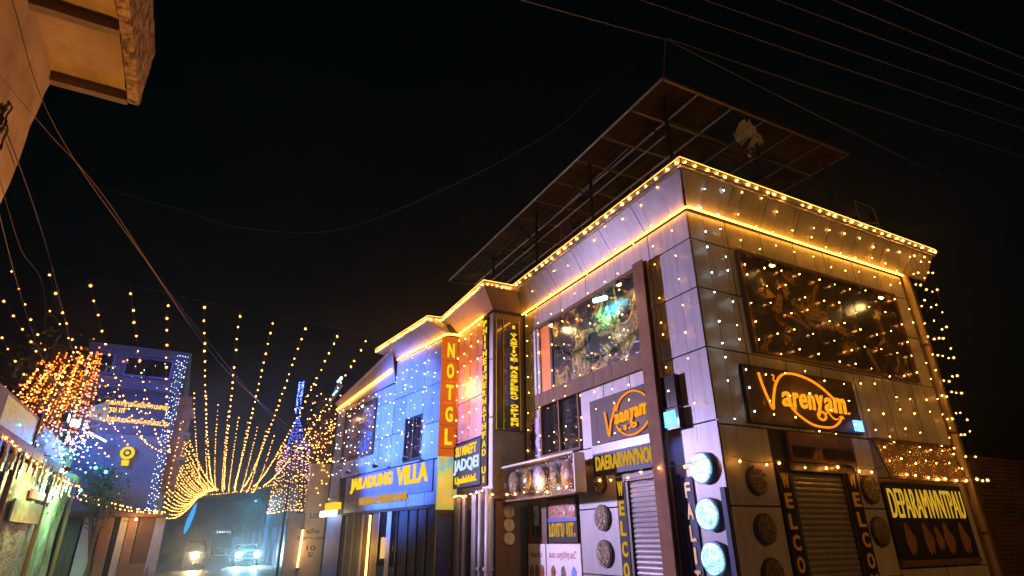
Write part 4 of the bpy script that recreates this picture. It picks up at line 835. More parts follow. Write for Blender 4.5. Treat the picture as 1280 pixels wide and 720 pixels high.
t = thing('flag_banner', 'small yellow banner on a slanting pole beside the script sign', 'banner', (-2.9, 21.3, 5.1)); MB().tube([(-3.3, 21.3, 5.25), (-2.55, 21.3, 5.6)], .02, 5).build('pole', 'panel_white', t); MB().add([(-3.1, 21.3, 5.32), (-2.6, 21.3, 5.55), (-2.55, 21.35, 5.1), (-2.75, 21.25, 5.0), (-3.0, 21.32, 5.0)], [(0, 1, 2, 3, 4)]).build('cloth', 'yellow_wall', t)
t = thing('violet_tube', 'slanting violet tube light in front of the slate block', 'lamp', (-2.7, 20.6, 4.4)); MB().tube([(-3.0, 20.6, 4.62), (-2.35, 20.6, 4.3)], .03, 5).build('tube', 'tube_violet', t); MB().tube([(-3.0, 20.63, 4.60), (-2.35, 20.63, 4.28)], .02, 4).build('batten', 'dark_steel', t)
# shop doors under the slate block
df = thing('brown_shopfront', 'row of brown wooden doors under the slate block', 'shop front', (-1.8, 21.7, 0))
for i, (a, b, mt) in enumerate([(-3.0, -2.55, 'curtain_dark'), (-2.5, -2.1, 'stone_clad'), (-2.05, -1.75, 'wood_warm'), (-1.72, -1.62, 'sign_black'), (-1.6, -1.42, 'board_pale'), (-1.40, -1.15, 'wood_warm'), (-1.12, -.72, 'brown_board'), (-.7, -.45, 'stone_clad')]): MB().box(a, b, 21.6 + .03 * (i % 2), 21.95, 0, 2.30).build('door_leaf', mt, df)
MB().box(-1.40, -.72, 21.5, 21.6, 0, 1.05).build('counter', 'wood_warm', df); MB().box(-3.05, -.40, 21.3, 21.99, 2.31, 2.42).build('shelter', 'brown_board', df)
t = thing('door_lamp', 'warm bulb under the shelter of the brown shop doors', 'lamp', (-1.2, 21.3, 2.2)); MB().ball((-1.2, 21.25, 2.24), .035).build('bulb', 'bulb_gold', t); MB().tube([(-1.2, 21.31, 2.31), (-1.2, 21.27, 2.26)], .015, 4).build('holder', 'dark_steel', t); lamp('bulb_light', 'POINT', (-1.2, 20.9, 2.15), 28, (1, .55, .18), size=.06, parent=t)

# ================================================================== TREES
def tree(loc, h, crown, label, leafm, n, seed, spread=.5, leaf=.10, group=None, trunk_r=.12):
    rnd = random.Random(seed); loc = Vector(loc); t = thing('tree', label, 'tree', loc, group)
    m = MB(); top = loc + Vector((rnd.uniform(-.2, .2), rnd.uniform(-.2, .2), h * .55)); m.tube([loc, loc.lerp(top, .5) + Vector((rnd.uniform(-.1, .1), rnd.uniform(-.1, .1), 0)), top], trunk_r, 8, trunk_r * .6)
    c0 = Vector(crown[0]); ends = []
    for k in range(11):
        e = c0 + Vector((rnd.uniform(-1, 1) * crown[1][0], rnd.uniform(-1, 1) * crown[1][1], rnd.uniform(-.8, 1) * crown[1][2])) * .85
        mid = top.lerp(e, .5) + Vector((rnd.uniform(-.2, .2), rnd.uniform(-.2, .2), rnd.uniform(0, .3))); m.tube([top - Vector((0, 0, rnd.uniform(0, h * .2))), mid, e], trunk_r * .42, 5, .012); ends += [mid, e]
    m.build('trunk', 'bark', t)
    m = MB(); clumps = ends + [c0 + Vector((rnd.gauss(0, .55) * crown[1][0], rnd.gauss(0, .55) * crown[1][1], rnd.gauss(0, .5) * crown[1][2])) for _ in range(16)]
    for _ in range(n):
        p = rnd.choice(clumps) + Vector((rnd.gauss(0, 1), rnd.gauss(0, 1), rnd.gauss(0, 1))) * spread * .5; a = Vector((rnd.uniform(-1, 1), rnd.uniform(-1, 1), rnd.uniform(-.6, .6))).normalized() * leaf * rnd.uniform(.6, 1.3); b = a.cross(Vector((rnd.uniform(-1, 1), rnd.uniform(-1, 1), 1))).normalized() * leaf * .3
        m.add([p - a, p + b, p + a, p - b], [(0, 1, 2, 3)])
    m.build('crown', leafm, t, 'stuff'); return clumps
def bulb_cloud(parent, name, pts, r, mat): 
    m = MB()
    for p in pts: m.ball(p, .66 * r * random.uniform(.8, 1.25))
    return m.build(name, mat, parent, 'stuff')
cl = tree((-3.7, 18.6, 0), 6.4, ((-3.55, 18.6, 4.9), (.95, .9, 1.15)), 'leafy tree behind the kiosk wrapped in orange fairy lights', 'leaf', 2600, 3, .55)
t = thing('fairy_light_net', 'dense net of orange and violet fairy lights over the tree behind the kiosk', 'fairy lights', (-3.6, 18.2, 3.6))
P = lambda n, c, s: [Vector((random.gauss(c[0], s[0]), random.gauss(c[1], s[1]), random.gauss(c[2], s[2]))) for _ in range(n)]
for k in range(30):
    u = k / 29; a = Vector((-3.75 + 1.15 * u + random.uniform(-.1, .1), 17.9 + random.uniform(-.3, .3), 5.75 + .45 * u + random.uniform(-.15, .2))); b = Vector((-4.35 + 1.75 * u + random.uniform(-.12, .12), 17.8 + random.uniform(-.3, .3), 4.15 - .25 * u + random.uniform(-.3, .2)))
    light_run('light_strand', cat_pts(a, b, random.uniform(-.1, .15), 6), .09, .027, 'bulb_orange' if k % 5 else 'bulb_far', t, .003, .05)
bulb_cloud(t, 'orange_bulbs', P(90, (-3.3, 18.0, 5.0), (.5, .35, .6)), .024, 'bulb_orange'); bulb_cloud(t, 'violet_bulbs', P(90, (-2.85, 18.0, 4.05), (.32, .3, .30)), .022, 'bulb_violet')
bulb_cloud(t, 'blue_bulbs', P(60, (-2.75, 18.2, 3.8), (.3, .3, .3)), .024, 'bulb_bluewhite'); bulb_cloud(t, 'teal_bulbs', P(40, (-2.8, 16.6, 3.6), (.12, 1.1, .22)), .026, 'bulb_teal'); bulb_cloud(t, 'red_bulbs', P(10, (-3.3, 17.6, 5.5), (.8, .3, .5)), .03, 'bulb_red')
m = MB()
for k in range(16):
    a = Vector((-3.55 + .08 * math.sin(k * 1.7), 18.0, 6.2)); b = Vector((-4.1 + k * .09, 17.8, 3.7 + .2 * math.sin(k * 2.3))); m.tube(cat_pts(a, b, .1, 6), .005, 3)
m.build('net_wires', 'wire', t)
lamp('net_glow', 'POINT', (-2.7, 17.2, 4.7), 60, (1, .42, .08), size=.6, parent=t); lamp('net_glow_violet', 'POINT', (-2.4, 18.6, 3.9), 170, (.06, .2, 1), size=.3, parent=t)
tree((-2.15, 21.0, 0), 3.4, ((-2.15, 21.0, 3.05), (.55, .35, .5)), 'small bushy tree with green lights over the brown shop doors', 'leaf', 1300, 5, .35, .08, None, .07)
t = thing('green_lamps', 'pair of bright green bulbs hung in the small bushy tree', 'lamp', (-2.3, 20.5, 3.4)); 
for x, z in ((-2.38, 3.52), (-2.12, 3.42)):
    MB().ball((x, 20.1, z), .035).build('bulb', 'bulb_green', t); lamp('bulb_light', 'POINT', (x, 20.0, z), 10, (.05, 1, .4), size=.05, parent=t)
MB().tube([(-2.5, 20.5, 3.62), (-2.38, 20.1, 3.56), (-2.12, 20.1, 3.47), (-1.9, 20.6, 3.6)], .006, 4).build('cord', 'wire', t)
cl2 = tree((4.05, 23.6, 0), 7.0, ((4.3, 23.4, 5.2), (.55, .6, 1.7)), 'bare reddish tree hung with scattered bulbs beside the villa', 'leaf_brown', 1500, 9, .45, .09, None, .14)
t = thing('fairy_light_net', 'loose warm bulbs scattered over the reddish tree beside the villa', 'fairy lights', (4.2, 23, 3)); bulb_cloud(t, 'bulbs', [p for p in P(260, (4.1, 22.9, 4.7), (.40, .3, 1.25)) if 2.6 < p.z < 7.2], .022, 'bulb_far')
m = MB()
for k in range(7): m.tube(cat_pts((3.7 + k * .15, 22.9, 6.4), (3.75 + k * .14, 22.9, 2.7), .0, 4), .005, 3)
m.build('net_wires', 'wire', t)
tree((17.5, 10.5, 0), 10, ((17.2, 10.2, 8.3), (1.6, 1.5, 2.2)), 'dim tree at the dark edge beyond the shed', 'leaf', 1800, 21, .8, .16, None, .2)

# painted pillar + tube light on the right of the lane
pl = thing('painted_pillar', 'tall cream pillar with dark hand painted lettering under the reddish tree', 'pillar', (4.2, 23, 0)); PF = Fr((3.75, 22.75), (1, 0))
fbp(PF, .05, .75, 0, 4.2, -.4, 0, 'shaft', 'board_pale', pl); fbp(PF, -.48, .05, 0, 2.5, -.3, -.06, 'side_wall', 'concrete', pl); fbp(PF, .0, 1.2, 0, .5, -.1, .3, 'plinth', 'concrete', pl)
for z, s in ((2.35, 'பா'), (1.85, 'விக'), (1.62, 'ரீதுடமட'), (1.3, '10'), (1.1, 'வ')): lettering(PF, s, .36 - .07 * len(s), .38 + .07 * len(s), z, z + .16, .0, 'lettering_dark', pl, th=.004, fat=.01)
t = thing('tube_light', 'glowing orange vertical tube light on the painted pillar', 'lamp', (3.68, 22.7, .9)); MB().tube([PF.p(-.02, .78, .05), PF.p(.02, 1.98, .05)], .032, 6).build('tube', 'tube_orange', t); fbp(PF, -.05, .05, .72, .77, -.05, .09, 'cap', 'dark_steel', t); fbp(PF, -.03, .07, 1.99, 2.04, -.05, .09, 'cap', 'dark_steel', t)
lamp('tube_glow', 'POINT', PF.p(.05, 1.4, .35), 10, (1, .5, .15), size=.3, parent=t)
# blue mast with cone of strands
t = thing('blue_light_cone', 'tall blue mast with a cone of blue light strands over a warm skirt', 'light tree', (3.35, 24.5, 0)); MB().tube([(3.36, 24.5, 0), (3.3, 24.5, 7.6)], .05, 6).build('mast', 'dark_steel', t)
b = MB()
for k in range(110): z = 6.3 + 1.3 * random.random(); a = random.random() * 6.28; b.ball((3.3 + .09 * math.cos(a), 24.5 + .09 * math.sin(a), z), .016)
b.build('mast_bulbs', 'bulb_blue', t, 'stuff')
for k in range(13):
    a = math.pi * (-.02 - .96 * k / 12); light_run('light_strand', cat_pts((3.32, 24.5, 6.3), (3.56 + .78 * math.cos(a), 24.5 + .6 * math.sin(a), 3.9 + random.uniform(-.3, .3)), .12, 8), .12, .015, 'bulb_blue', t, .003, .04)
    for h in (0, .1):
        light_run('light_strand', cat_pts((3.44 + .58 * math.cos(a + h), 24.5 + .45 * math.sin(a + h), 4.9 + random.uniform(-.3, .3)), (3.56 + .84 * math.cos(a + h), 24.5 + .6 * math.sin(a + h), 2.62 + .1 * math.sin(k)), .0, 6), .15, .016, 'bulb_far', t, .003, .07)
light_run('skirt_hem', [(3.56 + .86 * math.cos(a), 24.5 - .6 * abs(math.sin(a)), 2.62 - .06 * math.sin(3 * a)) for a in [x * math.pi / 16 for x in range(17)]], .09, .019, 'bulb_far', t)
lamp('cone_glow', 'POINT', (3.2, 23.6, 4.0), 26, (.2, .25, 1), size=.4, parent=t)

# ================================================================== FAR END OF THE LANE
fbk = thing('far_building', 'dark low building closing the far end of the lane', 'building', (6, 120, 0))
MB().box(-25, 30, 118, 128, 0, 8).build('wall', 'wall_slate', fbk); MB().box(-26, 31, 117.5, 128.5, 8, 8.5).build('roof', 'dark_steel', fbk)
for k in range(9): wd = MB().box(-4 + k * 3, -2.6 + k * 3, 117.9, 117.98, 2.2, 4.4).build('window', 'glass_dark', fbk)
fb2 = thing('far_shop', 'dim blue shop on the far right side of the lane', 'building', (9, 60, 0)); MB().box(6.4, 14, 42, 80, 0, 5).build('wall', 'wall_slate', fb2); MB().box(6.3, 14.1, 41.9, 80.1, 5, 5.3).build('roof', 'dark_steel', fb2)
for k in range(6): MB().box(6.34, 6.39, 44 + k * 5, 47 + k * 5, .1, 2.6).build('shutter', 'wall_blue', fb2)
fb3 = thing('far_shop', 'dim row of low shops on the far left side of the lane', 'building', (-4, 50, 0)); MB().box(-10, -1.4, 31, 80, 0, 4.5).build('wall', 'wall_slate', fb3); MB().box(-10.1, -1.2, 30.9, 80.1, 4.5, 4.75).build('roof', 'dark_steel', fb3)
for k in range(7): MB().box(-1.39, -1.34, 33 + k * 5, 36 + k * 5, .1, 2.5).build('shutter', 'door_blue', fb3)
def car(x, y, rz, label, lens, power, colr, van=False):
    t = thing('van' if van else 'car', label, 'van' if van else 'car', (x, y, 0)); H = 2.3 if van else 1.45
    def P_(a, b, c): return (x + a, y + b, c)
    prof = [(-2.05, .35), (-2.1, .8), (-1.95, 1.0), (-1.0, 1.1) if not van else (-1.9, 1.2), (-.45, H - .05) if not van else (-1.5, H), (1.1, H), (1.9, 1.05) if not van else (2.1, H - .1), (2.1, .85), (2.05, .35)]
    m = MB(); n = len(prof); vs = []
    for s, k in ((-.86, 1), (-.78, 0), (.78, 0), (.86, 1)):
        for (b, c) in prof: vs.append(P_(s * (.86 if (c > 1.2 and not van) else 1), b, c))
    m.add(vs, [(r_ * n + i, r_ * n + (i + 1) % n, (r_ + 1) * n + (i + 1) % n, (r_ + 1) * n + i) for r_ in range(3) for i in range(n)] + [tuple(reversed(range(n))), tuple(range(3 * n, 4 * n))]); m.build('body', 'car_paint', t)
    F_ = Fr((x, y), (1, 0))
    MB().poly(F_, [(-.68, 1.15), (.68, 1.15), (.55, H - .12), (-.55, H - .12)], 1.02 if not van else 1.92, 1.06 if not van else 1.96).build('windscreen', 'glass_dark', t)
    for s in (-.62, .62):
        MB().disc(F_, s, .74, .17, 2.0, 2.13, .14, 14).build('headlight', lens, t)
        for yy in (-1.3, 1.3):
            wf = Fr((x + s * 1.3, y + yy), (0, 1)); MB().disc(wf, 0, .31, .31, -.1, .1, None, 18).build('wheel', 'rubber', t)
        lamp('headlight_beam', 'SPOT', P_(s, -2.2, .76), power, colr, P_(s * 1.6, -30, 1.0), .06, 60, .9, t)
    fbp(F_, -.5, .5, .45, .58, 2.06, 2.12, 'number_plate', 'panel_white', t); fbp(F_, -.8, .8, .33, .45, 2.0, 2.14, 'bumper', 'rubber', t)
    return t
car(4.65, 52, 0, 'oncoming car with dazzling cool headlights on the lane', 'headlight_cool', 1500, (.40, .80, 1))
v = car(3.6, 66, 0, 'dark van with a small lit sign behind the oncoming car', 'glass_dark', 1, (1, 1, 1), True); F_ = Fr((3.6, 66), (1, 0)); fbp(F_, -.8, .8, 2.32, 2.6, 1.6, 1.7, 'roof_sign', 'sign_navy', v); lettering(F_, 'EMPO', -.6, .6, 2.37, 2.56, 1.7, 'letter_white', v)
t = thing('autorickshaw', 'autorickshaw with a single warm headlight on the left of the lane', 'autorickshaw', (1.1, 46, 0)); F_ = Fr((1.1, 46), (1, 0))
MB().poly(F_, [(-.62, .35), (.62, .35), (.66, 1.0), (.5, 1.75), (-.5, 1.75), (-.66, 1.0)], -1.1, .7).build('cabin', 'car_paint', t); MB().poly(F_, [(-.5, 1.05), (.5, 1.05), (.42, 1.62), (-.42, 1.62)], .7, .73).build('windscreen', 'glass_dark', t)
MB().disc(F_, 0, .85, .18, .7, .82, None, 14).build('headlight', 'headlight_warm', t); MB().disc(Fr((1.1, 45.2), (0, 1)), 0, .24, .24, -.06, .06).build('wheel', 'rubber', t)
for s in (-.6, .6): MB().disc(Fr((1.1 + s, 46.9), (0, 1)), 0, .24, .24, -.06, .06).build('wheel', 'rubber', t)
lamp('headlight_beam', 'SPOT', (1.1, 45.1, .85), 800, (1, .66, .3), (1.0, 25, 1.0), .06, 70, .9, t)
t = thing('blue_pennant', 'glowing blue leaf shaped pennant hanging over the lane', 'banner', (.35, 30, 1.9)); F_ = Fr((.28, 30), (1, 0)); MB().poly(F_, [(-.12, 1.9), (.02, 2.15), (.14, 2.7), (.16, 3.2), (.04, 3.05), (-.12, 2.5), (-.16, 2.1)], 0, .04).build('cloth', 'banner_blue', t); MB().tube([F_.p(.15, 3.2, .02), F_.p(.2, 4.6, .02)], .01, 4).build('cord', 'wire', t)

# ================================================================== FAIRY LIGHTS ON THE SHOP
cu = thing('fairy_light_curtain', 'curtain of warm fairy light strands down the street side of the corner shop', 'fairy lights', LF.p(-3, 2.6))
for i in range(11):
    s = -.22 - i * .52 + random.uniform(-.06, .06); z1 = 2.8
    light_run('light_strand', [LF.p(s, 7.36, .36), LF.p(s, 6.84, .11), LF.p(s - .02 + random.uniform(-.05, .05), (6.8 + z1) / 2, .10), LF.p(s + random.uniform(-.06, .06), z1 + random.uniform(0, .8), .13)], .43, .0125, 'bulb_warm', cu, .0025, .13)
cu = thing('fairy_light_curtain', 'curtain of fairy light strands down the side of the corner shop facing the camera', 'fairy lights', RF.p(3, 2.6))
for i in range(13):
    s = .20 + i * .48 + random.uniform(-.06, .06)
    light_run('light_strand', [RF.p(s, 7.36, .36), RF.p(s, 6.84, .11), RF.p(s + random.uniform(-.05, .05), 4.9, .11), RF.p(s + random.uniform(-.06, .06), 2.9 + random.uniform(0, .3), .14)], .40, .0125, 'bulb_cool' if i < 2 else 'bulb_warm', cu, .0025, .12)
cu = thing('fairy_light_curtain', 'loose light curtain hanging from the eave end beyond the drainpipe', 'fairy lights', RF.p(6.9, 2.6))
for i in range(5):
    a = 6.14 + i * .20
    light_run('light_strand', [RF.p(a, 7.36, .36), RF.p(a + .0, 5.0, .2), RF.p(a - .03 - i * .03, 2.6 + .1 * i * .3, .06)], .38, .0165, 'bulb_gold', cu, .0025, .12)
# eave festoon
ev = thing('eave_festoon', 'row of bright warm bulbs hanging along the eave of the corner shop', 'festoon lights', (6.3, 5.8, 7.3))
e1 = [Vector((6.32, 12.0 - k * .6, 7.47)) for k in range(11)] + [Vector((6.32, 5.79, 7.47))]; e2 = [Vector((6.32 + k * .6, 5.79, 7.47)) for k in range(13)] + [Vector((13.95, 5.79, 7.47))]
light_run('light_cord', e1, .25, .021, 'bulb_festoon', ev, .006, .05, .03, 'wire', 1.35); light_run('light_cord', e2, .25, .021, 'bulb_festoon', ev, .006, .05, .03, 'wire', 1.35)
m = MB(); m.tube([(6.33, 12.0, 7.505), (6.33, 5.8, 7.505), (13.95, 5.8, 7.505)], .006, 5); m.build('glow_rope', 'led_thin', ev)
# lower festoon round both faces
fs = thing('festoon_string', 'low string of bright bulbs above the doors on the camera side', 'festoon lights', RF.p(3, 2.6))
pts = []
for a, b in ((.05, 1.1), (1.1, 2.6), (2.6, 3.6)): pts += cat_pts(RF.p(a, 2.66, .12), RF.p(b, 2.66, .12), .06, 6)[:-1]
light_run('light_cord', pts + [RF.p(3.6, 2.66, .12)], .44, .021, 'bulb_festoon', fs, .006, .14, .02)
light_run('light_cord', cat_pts(RF.p(3.6, 2.62, .25), RF.p(6.1, 2.56, .25), .05, 8), .3, .021, 'bulb_festoon', fs, .006, .05, .02); light_run('light_cord', cat_pts(RF.p(6.1, 2.58, .3), RF.p(6.95, 2.62, .15), .05, 6), .3, .021, 'bulb_festoon', fs, .006, .05, .02)
for i in range(7): s = 3.75 + i * .36; light_run('light_strand', [RF.p(s, 3.14, .13), RF.p(s + random.uniform(-.08, .08), 2.6, .24)], .24, .013, 'bulb_warm', fs, .004, .09)
fs = thing('festoon_string', 'low string of bright bulbs above the doors on the street side', 'festoon lights', LF.p(-3, 2.6))
light_run('light_cord', cat_pts(LF.p(-.02, 2.66, .22), LF.p(-1.3, 2.66, .26), .06, 6) + cat_pts(LF.p(-1.3, 2.66, .26), LF.p(-2.9, 2.62, .22), .08, 6)[1:], .44, .021, 'bulb_festoon', fs, .006, .12, .02)
light_run('light_cord', [(6.06, 9.1, 2.5), (6.05, 10, 2.44), (6.05, 11, 2.48), (6.05, 11.95, 2.5), (5.86, 12.0, 2.52)], .40, .021, 'bulb_festoon', fs, .006, .1, .0)
light_run('light_cord', [BF.p(-.0, 2.62, .12), BF.p(-.6, 2.60, .14), BF.p(-1.2, 2.55, .12), BF.p(-2.1, 2.6, .1)], .21, .021, 'bulb_festoon', fs, .006, .06, .0)

# ================================================================== FAIRY LIGHTS ON THE VILLA
cu = thing('fairy_light_curtain', 'white fairy light strands over the blue wall of the villa', 'fairy lights', VF.p(-4, 3.5))
for i in range(22):
    s = -.12 - i * .345 + random.uniform(-.08, .08); zt = 6.78 if s > -3.0 else 6.05
    light_run('light_strand', [VF.p(s, zt, .08), VF.p(s + random.uniform(-.06, .06), 5.1, .09), VF.p(s + random.uniform(-.08, .08), 3.6, .11)], .34, .0125, 'bulb_pinkish' if i % 3 else 'bulb_cool', cu, .002, .16)
cu = thing('fairy_light_curtain', 'sparse warm strands on the pink wall of the villa near block', 'fairy lights', BF.p(-1.3, 3.8))
for i in range(4): s = -.72 - i * .42; light_run('light_strand', [BF.p(s, 6.78, .08), BF.p(s, 3.85, .1)], .42, .02, 'bulb_gold', cu, .003, .08)
ev = thing('eave_festoon', 'zigzag string of tiny drops along the stepped eave of the villa', 'festoon lights', (5, 14.5, 7.3))
ep = [Vector((x - .03, y - .03, 7.36)) for x, y in A]
light_run('light_cord', ep, .13, .015, 'bulb_festoon', ev, .006, .03, .05, 'wire', 1.5); m = MB(); m.tube([p + Vector((0, 0, .03)) for p in ep], .008, 5); m.build('glow_rope', 'led_thin', ev)

# ================================================================== STRINGS OVER THE LANE
NEAR = [(-3.38, 11.7), (-2.85, 11.78), (-2.28, 11.95), (-1.64, 12.07), (-1.02, 12.28), (-.39, 12.34), (.29, 12.59), (.95, 12.63), (1.65, 12.74), (2.40, 12.84), (3.11, 13.07)]
ordn = ['first', 'second', 'third', 'fourth', 'fifth', 'sixth', 'seventh', 'eighth', 'ninth', 'tenth', 'eleventh']
def street_string(a, b, sag, step, label, bulb='bulb_street', r=.018):
    t = thing('light_string', label, 'string lights', a, 'strings of warm bulbs running over the lane')
    light_run('light_cord', cat_pts(a, b, sag, 26), step, r, bulb, t, .004, step * .15)
for i, (a, b) in enumerate([((-3.6, 13.2, 5.2), (-2.9, 19.5, 4.6)), ((-3.5, 12.4, 5.6), (-2.4, 21.4, 4.9)), ((-3.1, 13.6, 5.9), (-1.5, 21.5, 5.3))]):
    street_string(a, b, .3, .5, ['lowest', 'middle', 'highest'][i] + ' of three short bulb strings in front of the lit tree')
for i, (x, y) in enumerate(NEAR):
    lab = ordn[i] + ' string of warm bulbs over the lane, counted from the kiosk side'
    if i < 5:
        e = [(-2.3, 21.6, 4.0), (-1.8, 21.6, 4.3), (-1.35, 21.6, 4.4), (-1.0, 21.6, 4.4), (-.72, 21.9, 4.2)][i]; street_string((x, y, 6.0), e, .30, .52, lab)
    else:
        k = (i - 5) / 5; street_string((x, y, 6.0), (1.6 + 2.6 * k, 46 - 4 * k, 4.9), .75 - .2 * k, .58, lab)
        if i > 5: continue
# a cross wire carries the near ends
MB_ = MB(); MB_.tube([(x, y, 6.04) for x, y in NEAR], .006, 4)
tag(MB_.build('cross_wire', 'wire'), 'thin cross wire carrying the near ends of the light strings', 'wire')
for j in range(9):
    k = j / 8; street_string((-.35 + k * 2.6, 17.5 + j * .5, 5.35 - .05 * j), (1.0 + 2.9 * k, 46, 4.8), .6, .5, ordn[j] + ' finer string of small bulbs between the main strings, from the kiosk side', 'bulb_far', .016)
fan = thing('light_fan', 'dense fan of warm strings from the slate block corner along the lane', 'string lights', (-.6, 22.1, 2.4))
for j in range(22):
    k = j / 21; light_run('light_strand', cat_pts((-.62, 22.1 + .2 * random.random(), 2.38 + 3.0 * k), (.55 + 1.2 * k + random.uniform(-.1, .1), 46, 4.55 + .35 * k), .35 + .2 * (1 - k), 16), .62, .019, 'bulb_far', fan, .002, .25)
hem = thing('light_string', 'far hem string of bulbs closing the canopy of lights across the lane', 'string lights', (0, 46, 4.8)); light_run('light_cord', cat_pts((.5, 46, 4.5), (4.8, 41, 4.95), .15, 14), .2, .024, 'bulb_far', hem)
# strands on the slate block
sk = thing('fairy_light_curtain', 'column of white blue strands down the street corner of the slate block', 'fairy lights', (-.9, 21.8, 2.4))
for k in range(5): light_run('light_strand', [(-1.12 + k * .075, 21.8 - .02 * k, 7.4), (-1.02 + k * .06, 21.8, 2.5)], .15, .018, 'bulb_bluewhite', sk, .003, .07)
sk = thing('fairy_light_curtain', 'sparse blue bulbs over the upper wall of the slate block', 'fairy lights', (-2.2, 21.8, 3))
for k in range(8): light_run('light_strand', [(-3.3 + k * .27, 21.82, 7.2), (-3.25 + k * .2, 21.8, 2.8)], .55, .018, 'bulb_bluewhite' if k % 3 else 'bulb_far', sk, .003, .25)
sk = thing('festoon_string', 'drooping row of warm bulbs over the brown shop doors', 'festoon lights', (-1.8, 21.3, 2.5)); 
for dz in (0, .16): light_run('light_cord', cat_pts((-3.2, 21.25, 2.95 + dz), (-.55, 21.25, 2.42 + dz * .3), .12, 12), .11, .026, 'bulb_far', sk, .005, .04)
sk = thing('festoon_string', 'string of pale bulbs along the roof beam of the kiosk', 'festoon lights', (-2.8, 16, 3.2)); light_run('light_cord', cat_pts((-2.74, 12.0, 3.2), (-2.74, 21.2, 3.1), .12, 14), .38, .024, 'bulb_gold', sk, .005, .14)
sk = thing('festoon_string', 'short drooping string of bulbs on the slate block below the script sign', 'festoon lights', (-1.5, 21.8, 4.4)); light_run('light_cord', cat_pts((-1.75, 21.8, 4.75), (-.95, 21.8, 4.25), .06, 8), .1, .022, 'bulb_far', sk, .004, .03)

# ================================================================== OVERHEAD CABLES
def cable(pts, r, label, mt='wire', smooth=True, group=None):
    P_ = [Vector(p) for p in pts]; out = []
    for i in range(len(P_) - 1):
        p0, p1, p2, p3 = P_[max(0, i - 1)], P_[i], P_[i + 1], P_[min(len(P_) - 1, i + 2)]
        for k in range(8):
            u = k / 8; out.append(.5 * ((2 * p1) + (p2 - p0) * u + (2 * p0 - 5 * p1 + 4 * p2 - p3) * u * u + (3 * p1 - p0 - 3 * p2 + p3) * u ** 3))
    out.append(P_[-1]); tag(MB().tube(out, r, 5).build('overhead_cable', mt), label, 'cable', group or 'overhead cables')
cable([(-2.72, 5.4, 7.2), (-2.47, 6.07, 6.67), (-2.07, 7.1, 5.94), (-1.22, 9.3, 5.5), (.38, 13.4, 4.84), (3.49, 21.4, 4.69), (4.73, 24.6, 4.85)], .0045, 'thick cable running from the balcony house down to the reddish tree', 'wire_copper')
cable([(-2.95, 6.7, 6.6), (-2.73, 7.19, 6.49), (-2.39, 8.0, 6.4), (-1.88, 9.23, 6.3), (-.68, 12.08, 5.66), (2.04, 18.6, 4.81), (4.2, 23.8, 4.91)], .0042, 'second cable running beside the thick cable to the reddish tree', 'wire_copper')
cable([(-2.85, 7.6, 6.4), (-2.8, 8.9, 6.29), (-2.8, 10.9, 6.14), (-2.85, 13.4, 5.9), (-3.1, 20, 5.4)], .009, 'cable from the bracket on the balcony house toward the lit tree', 'wire')
cable([(-2.9, 8.2, 5.9), (-2.85, 10.2, 5.3), (-2.9, 13.0, 4.9), (-3.2, 18, 4.9)], .005, 'thin low cable from the balcony house to the lit tree', 'wire_copper')
cable([(-2.9, 8.6, 6.0), (-2.75, 9.8, 5.5), (-2.7, 11.5, 5.4), (-3.0, 15, 4.3)], .005, 'thin loose cable hanging near the balcony house corner', 'wire')
for i, (a, b) in enumerate([((3.83, 6.45, 10.5), (6.7, 5.99, 10.5)), ((6.7, 5.99, 10.5), (14.15, 5.99, 10.35)), ((6.68, 5.96, 10.5), (14.91, 4.9, 10.4)), ((5.69, 5.48, 10.5), (16.12, 4.11, 10.5)), ((6.72, 4.95, 10.5), (15.35, 3.78, 10.5)), ((7.88, 4.35, 10.5), (14.58, 3.46, 10.5)), ((8.79, 3.88, 10.5), (14.09, 3.25, 10.5)), ((9.63, 3.44, 10.5), (13.48, 2.99, 10.5))]):
    a = Vector(a); b = Vector(b); d = b - a
    if i == 0: a = a - d * 1.2
    elif i > 2: a = a - d * .5; b = b + d * .5
    else: b = b + d * .4
    cable(cat_pts(a, b, .06 if i in (1, 2) else .04, 8), .009, ['power line reaching the mast of the roof canopy from the open sky', 'lower power line leaving the canopy mast over the side roof', 'upper power line leaving the canopy mast over the side roof', 'power line just above the canopy mast lines', 'second power line above the canopy mast', 'third power line above the canopy mast', 'fourth power line above the canopy mast', 'topmost power line in the dark sky corner'][i], 'wire_pale')
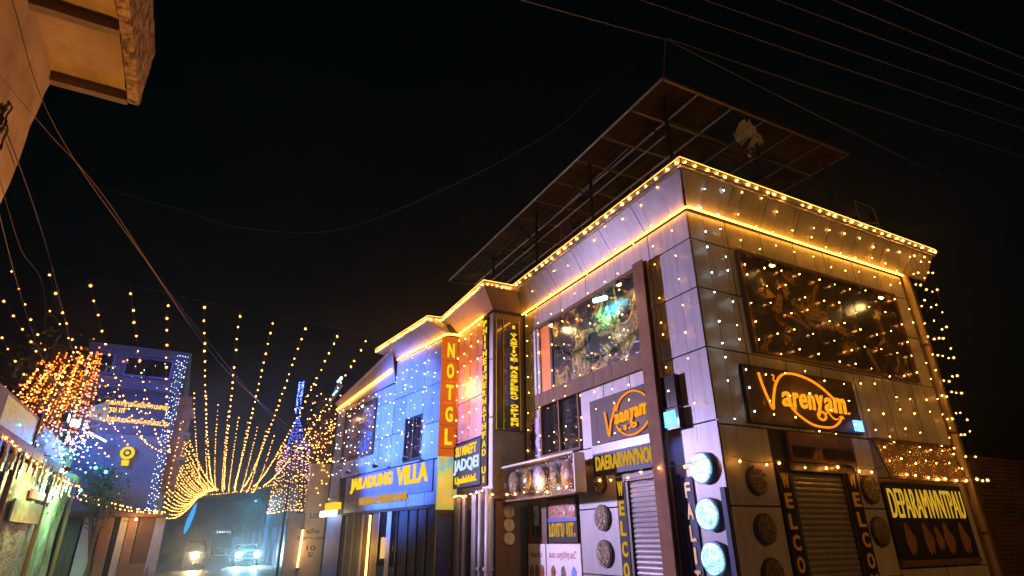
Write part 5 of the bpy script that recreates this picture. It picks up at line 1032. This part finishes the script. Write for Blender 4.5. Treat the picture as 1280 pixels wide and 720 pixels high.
cable([(6.66, 6.0, 10.5), (5.65, 7.15, 9.6), (5.45, 8.49, 9.55), (4.29, 11.3, 9.5), (2.28, 14.52, 9.4), (-.05, 15.7, 9.5), (-1.51, 15.59, 9.6), (-3.5, 15.47, 9.7)], .007, 'faint sagging line crossing the sky from the canopy mast to the balcony side', 'wire')
# street lamp behind the viewer, the lane's own amber light
sl = thing('street_lamp', 'amber street lamp on a curved steel pole beside the side road', 'street lamp', (12.6, -3.4, 0))
MB().tube([(12.6, -3.4, 0), (12.6, -3.4, 5.6), (12.5, -3.1, 6.1), (12.1, -2.4, 6.3)], .06, 8).build('pole', 'steel_grey', sl); MB().tube([(12.15, -2.5, 6.3), (11.85, -1.9, 6.27)], .09, 8, .07).build('head', 'dark_steel', sl); MB().ball((11.95, -2.1, 6.2), .07).build('lamp_face', 'flood_lens_amber', sl)
lamp('lamp_light', 'SPOT', (11.95, -2.1, 6.1), 650, (1, .42, .07), (10.2, 6.2, 3.6), .12, 110, .8, sl)
fl = thing('street_lamp', 'added teal lamp on a steel pole far down the lane, tinting the haze', 'street lamp', (6.2, 58, 0))  # lamp added to give the far haze its teal glow
MB().tube([(6.2, 58, 0), (6.2, 58, 4.6), (5.6, 57.6, 5.0)], .07, 6).build('pole', 'steel_grey', fl); MB().tube([(5.8, 57.7, 4.98), (5.2, 57.4, 4.96)], .1, 6).build('head', 'dark_steel', fl)
lamp('lamp_light', 'SPOT', (5.4, 57.5, 4.85), 1300, (.10, .55, .9), (4.2, 54, 0), .15, 150, .8, fl)
# ================================================================== NIGHT HAZE
hz = MB().box(-310, 310, -310, 310, -1, 22).build('haze', 'joint'); hz['kind'] = 'stuff'; hz['label'] = 'thin smoky night air over the lane'
mh, th_, oh = _new('haze_air'); pv = th_.nodes.new('ShaderNodeVolumePrincipled'); pv.inputs['Color'].default_value = (.8, .85, .9, 1); pv.inputs['Density'].default_value = HAZE; pv.inputs['Anisotropy'].default_value = HAZE_G
th_.links.new(pv.outputs[0], oh.inputs['Volume']); hz.data.materials.clear(); hz.data.materials.append(mh)
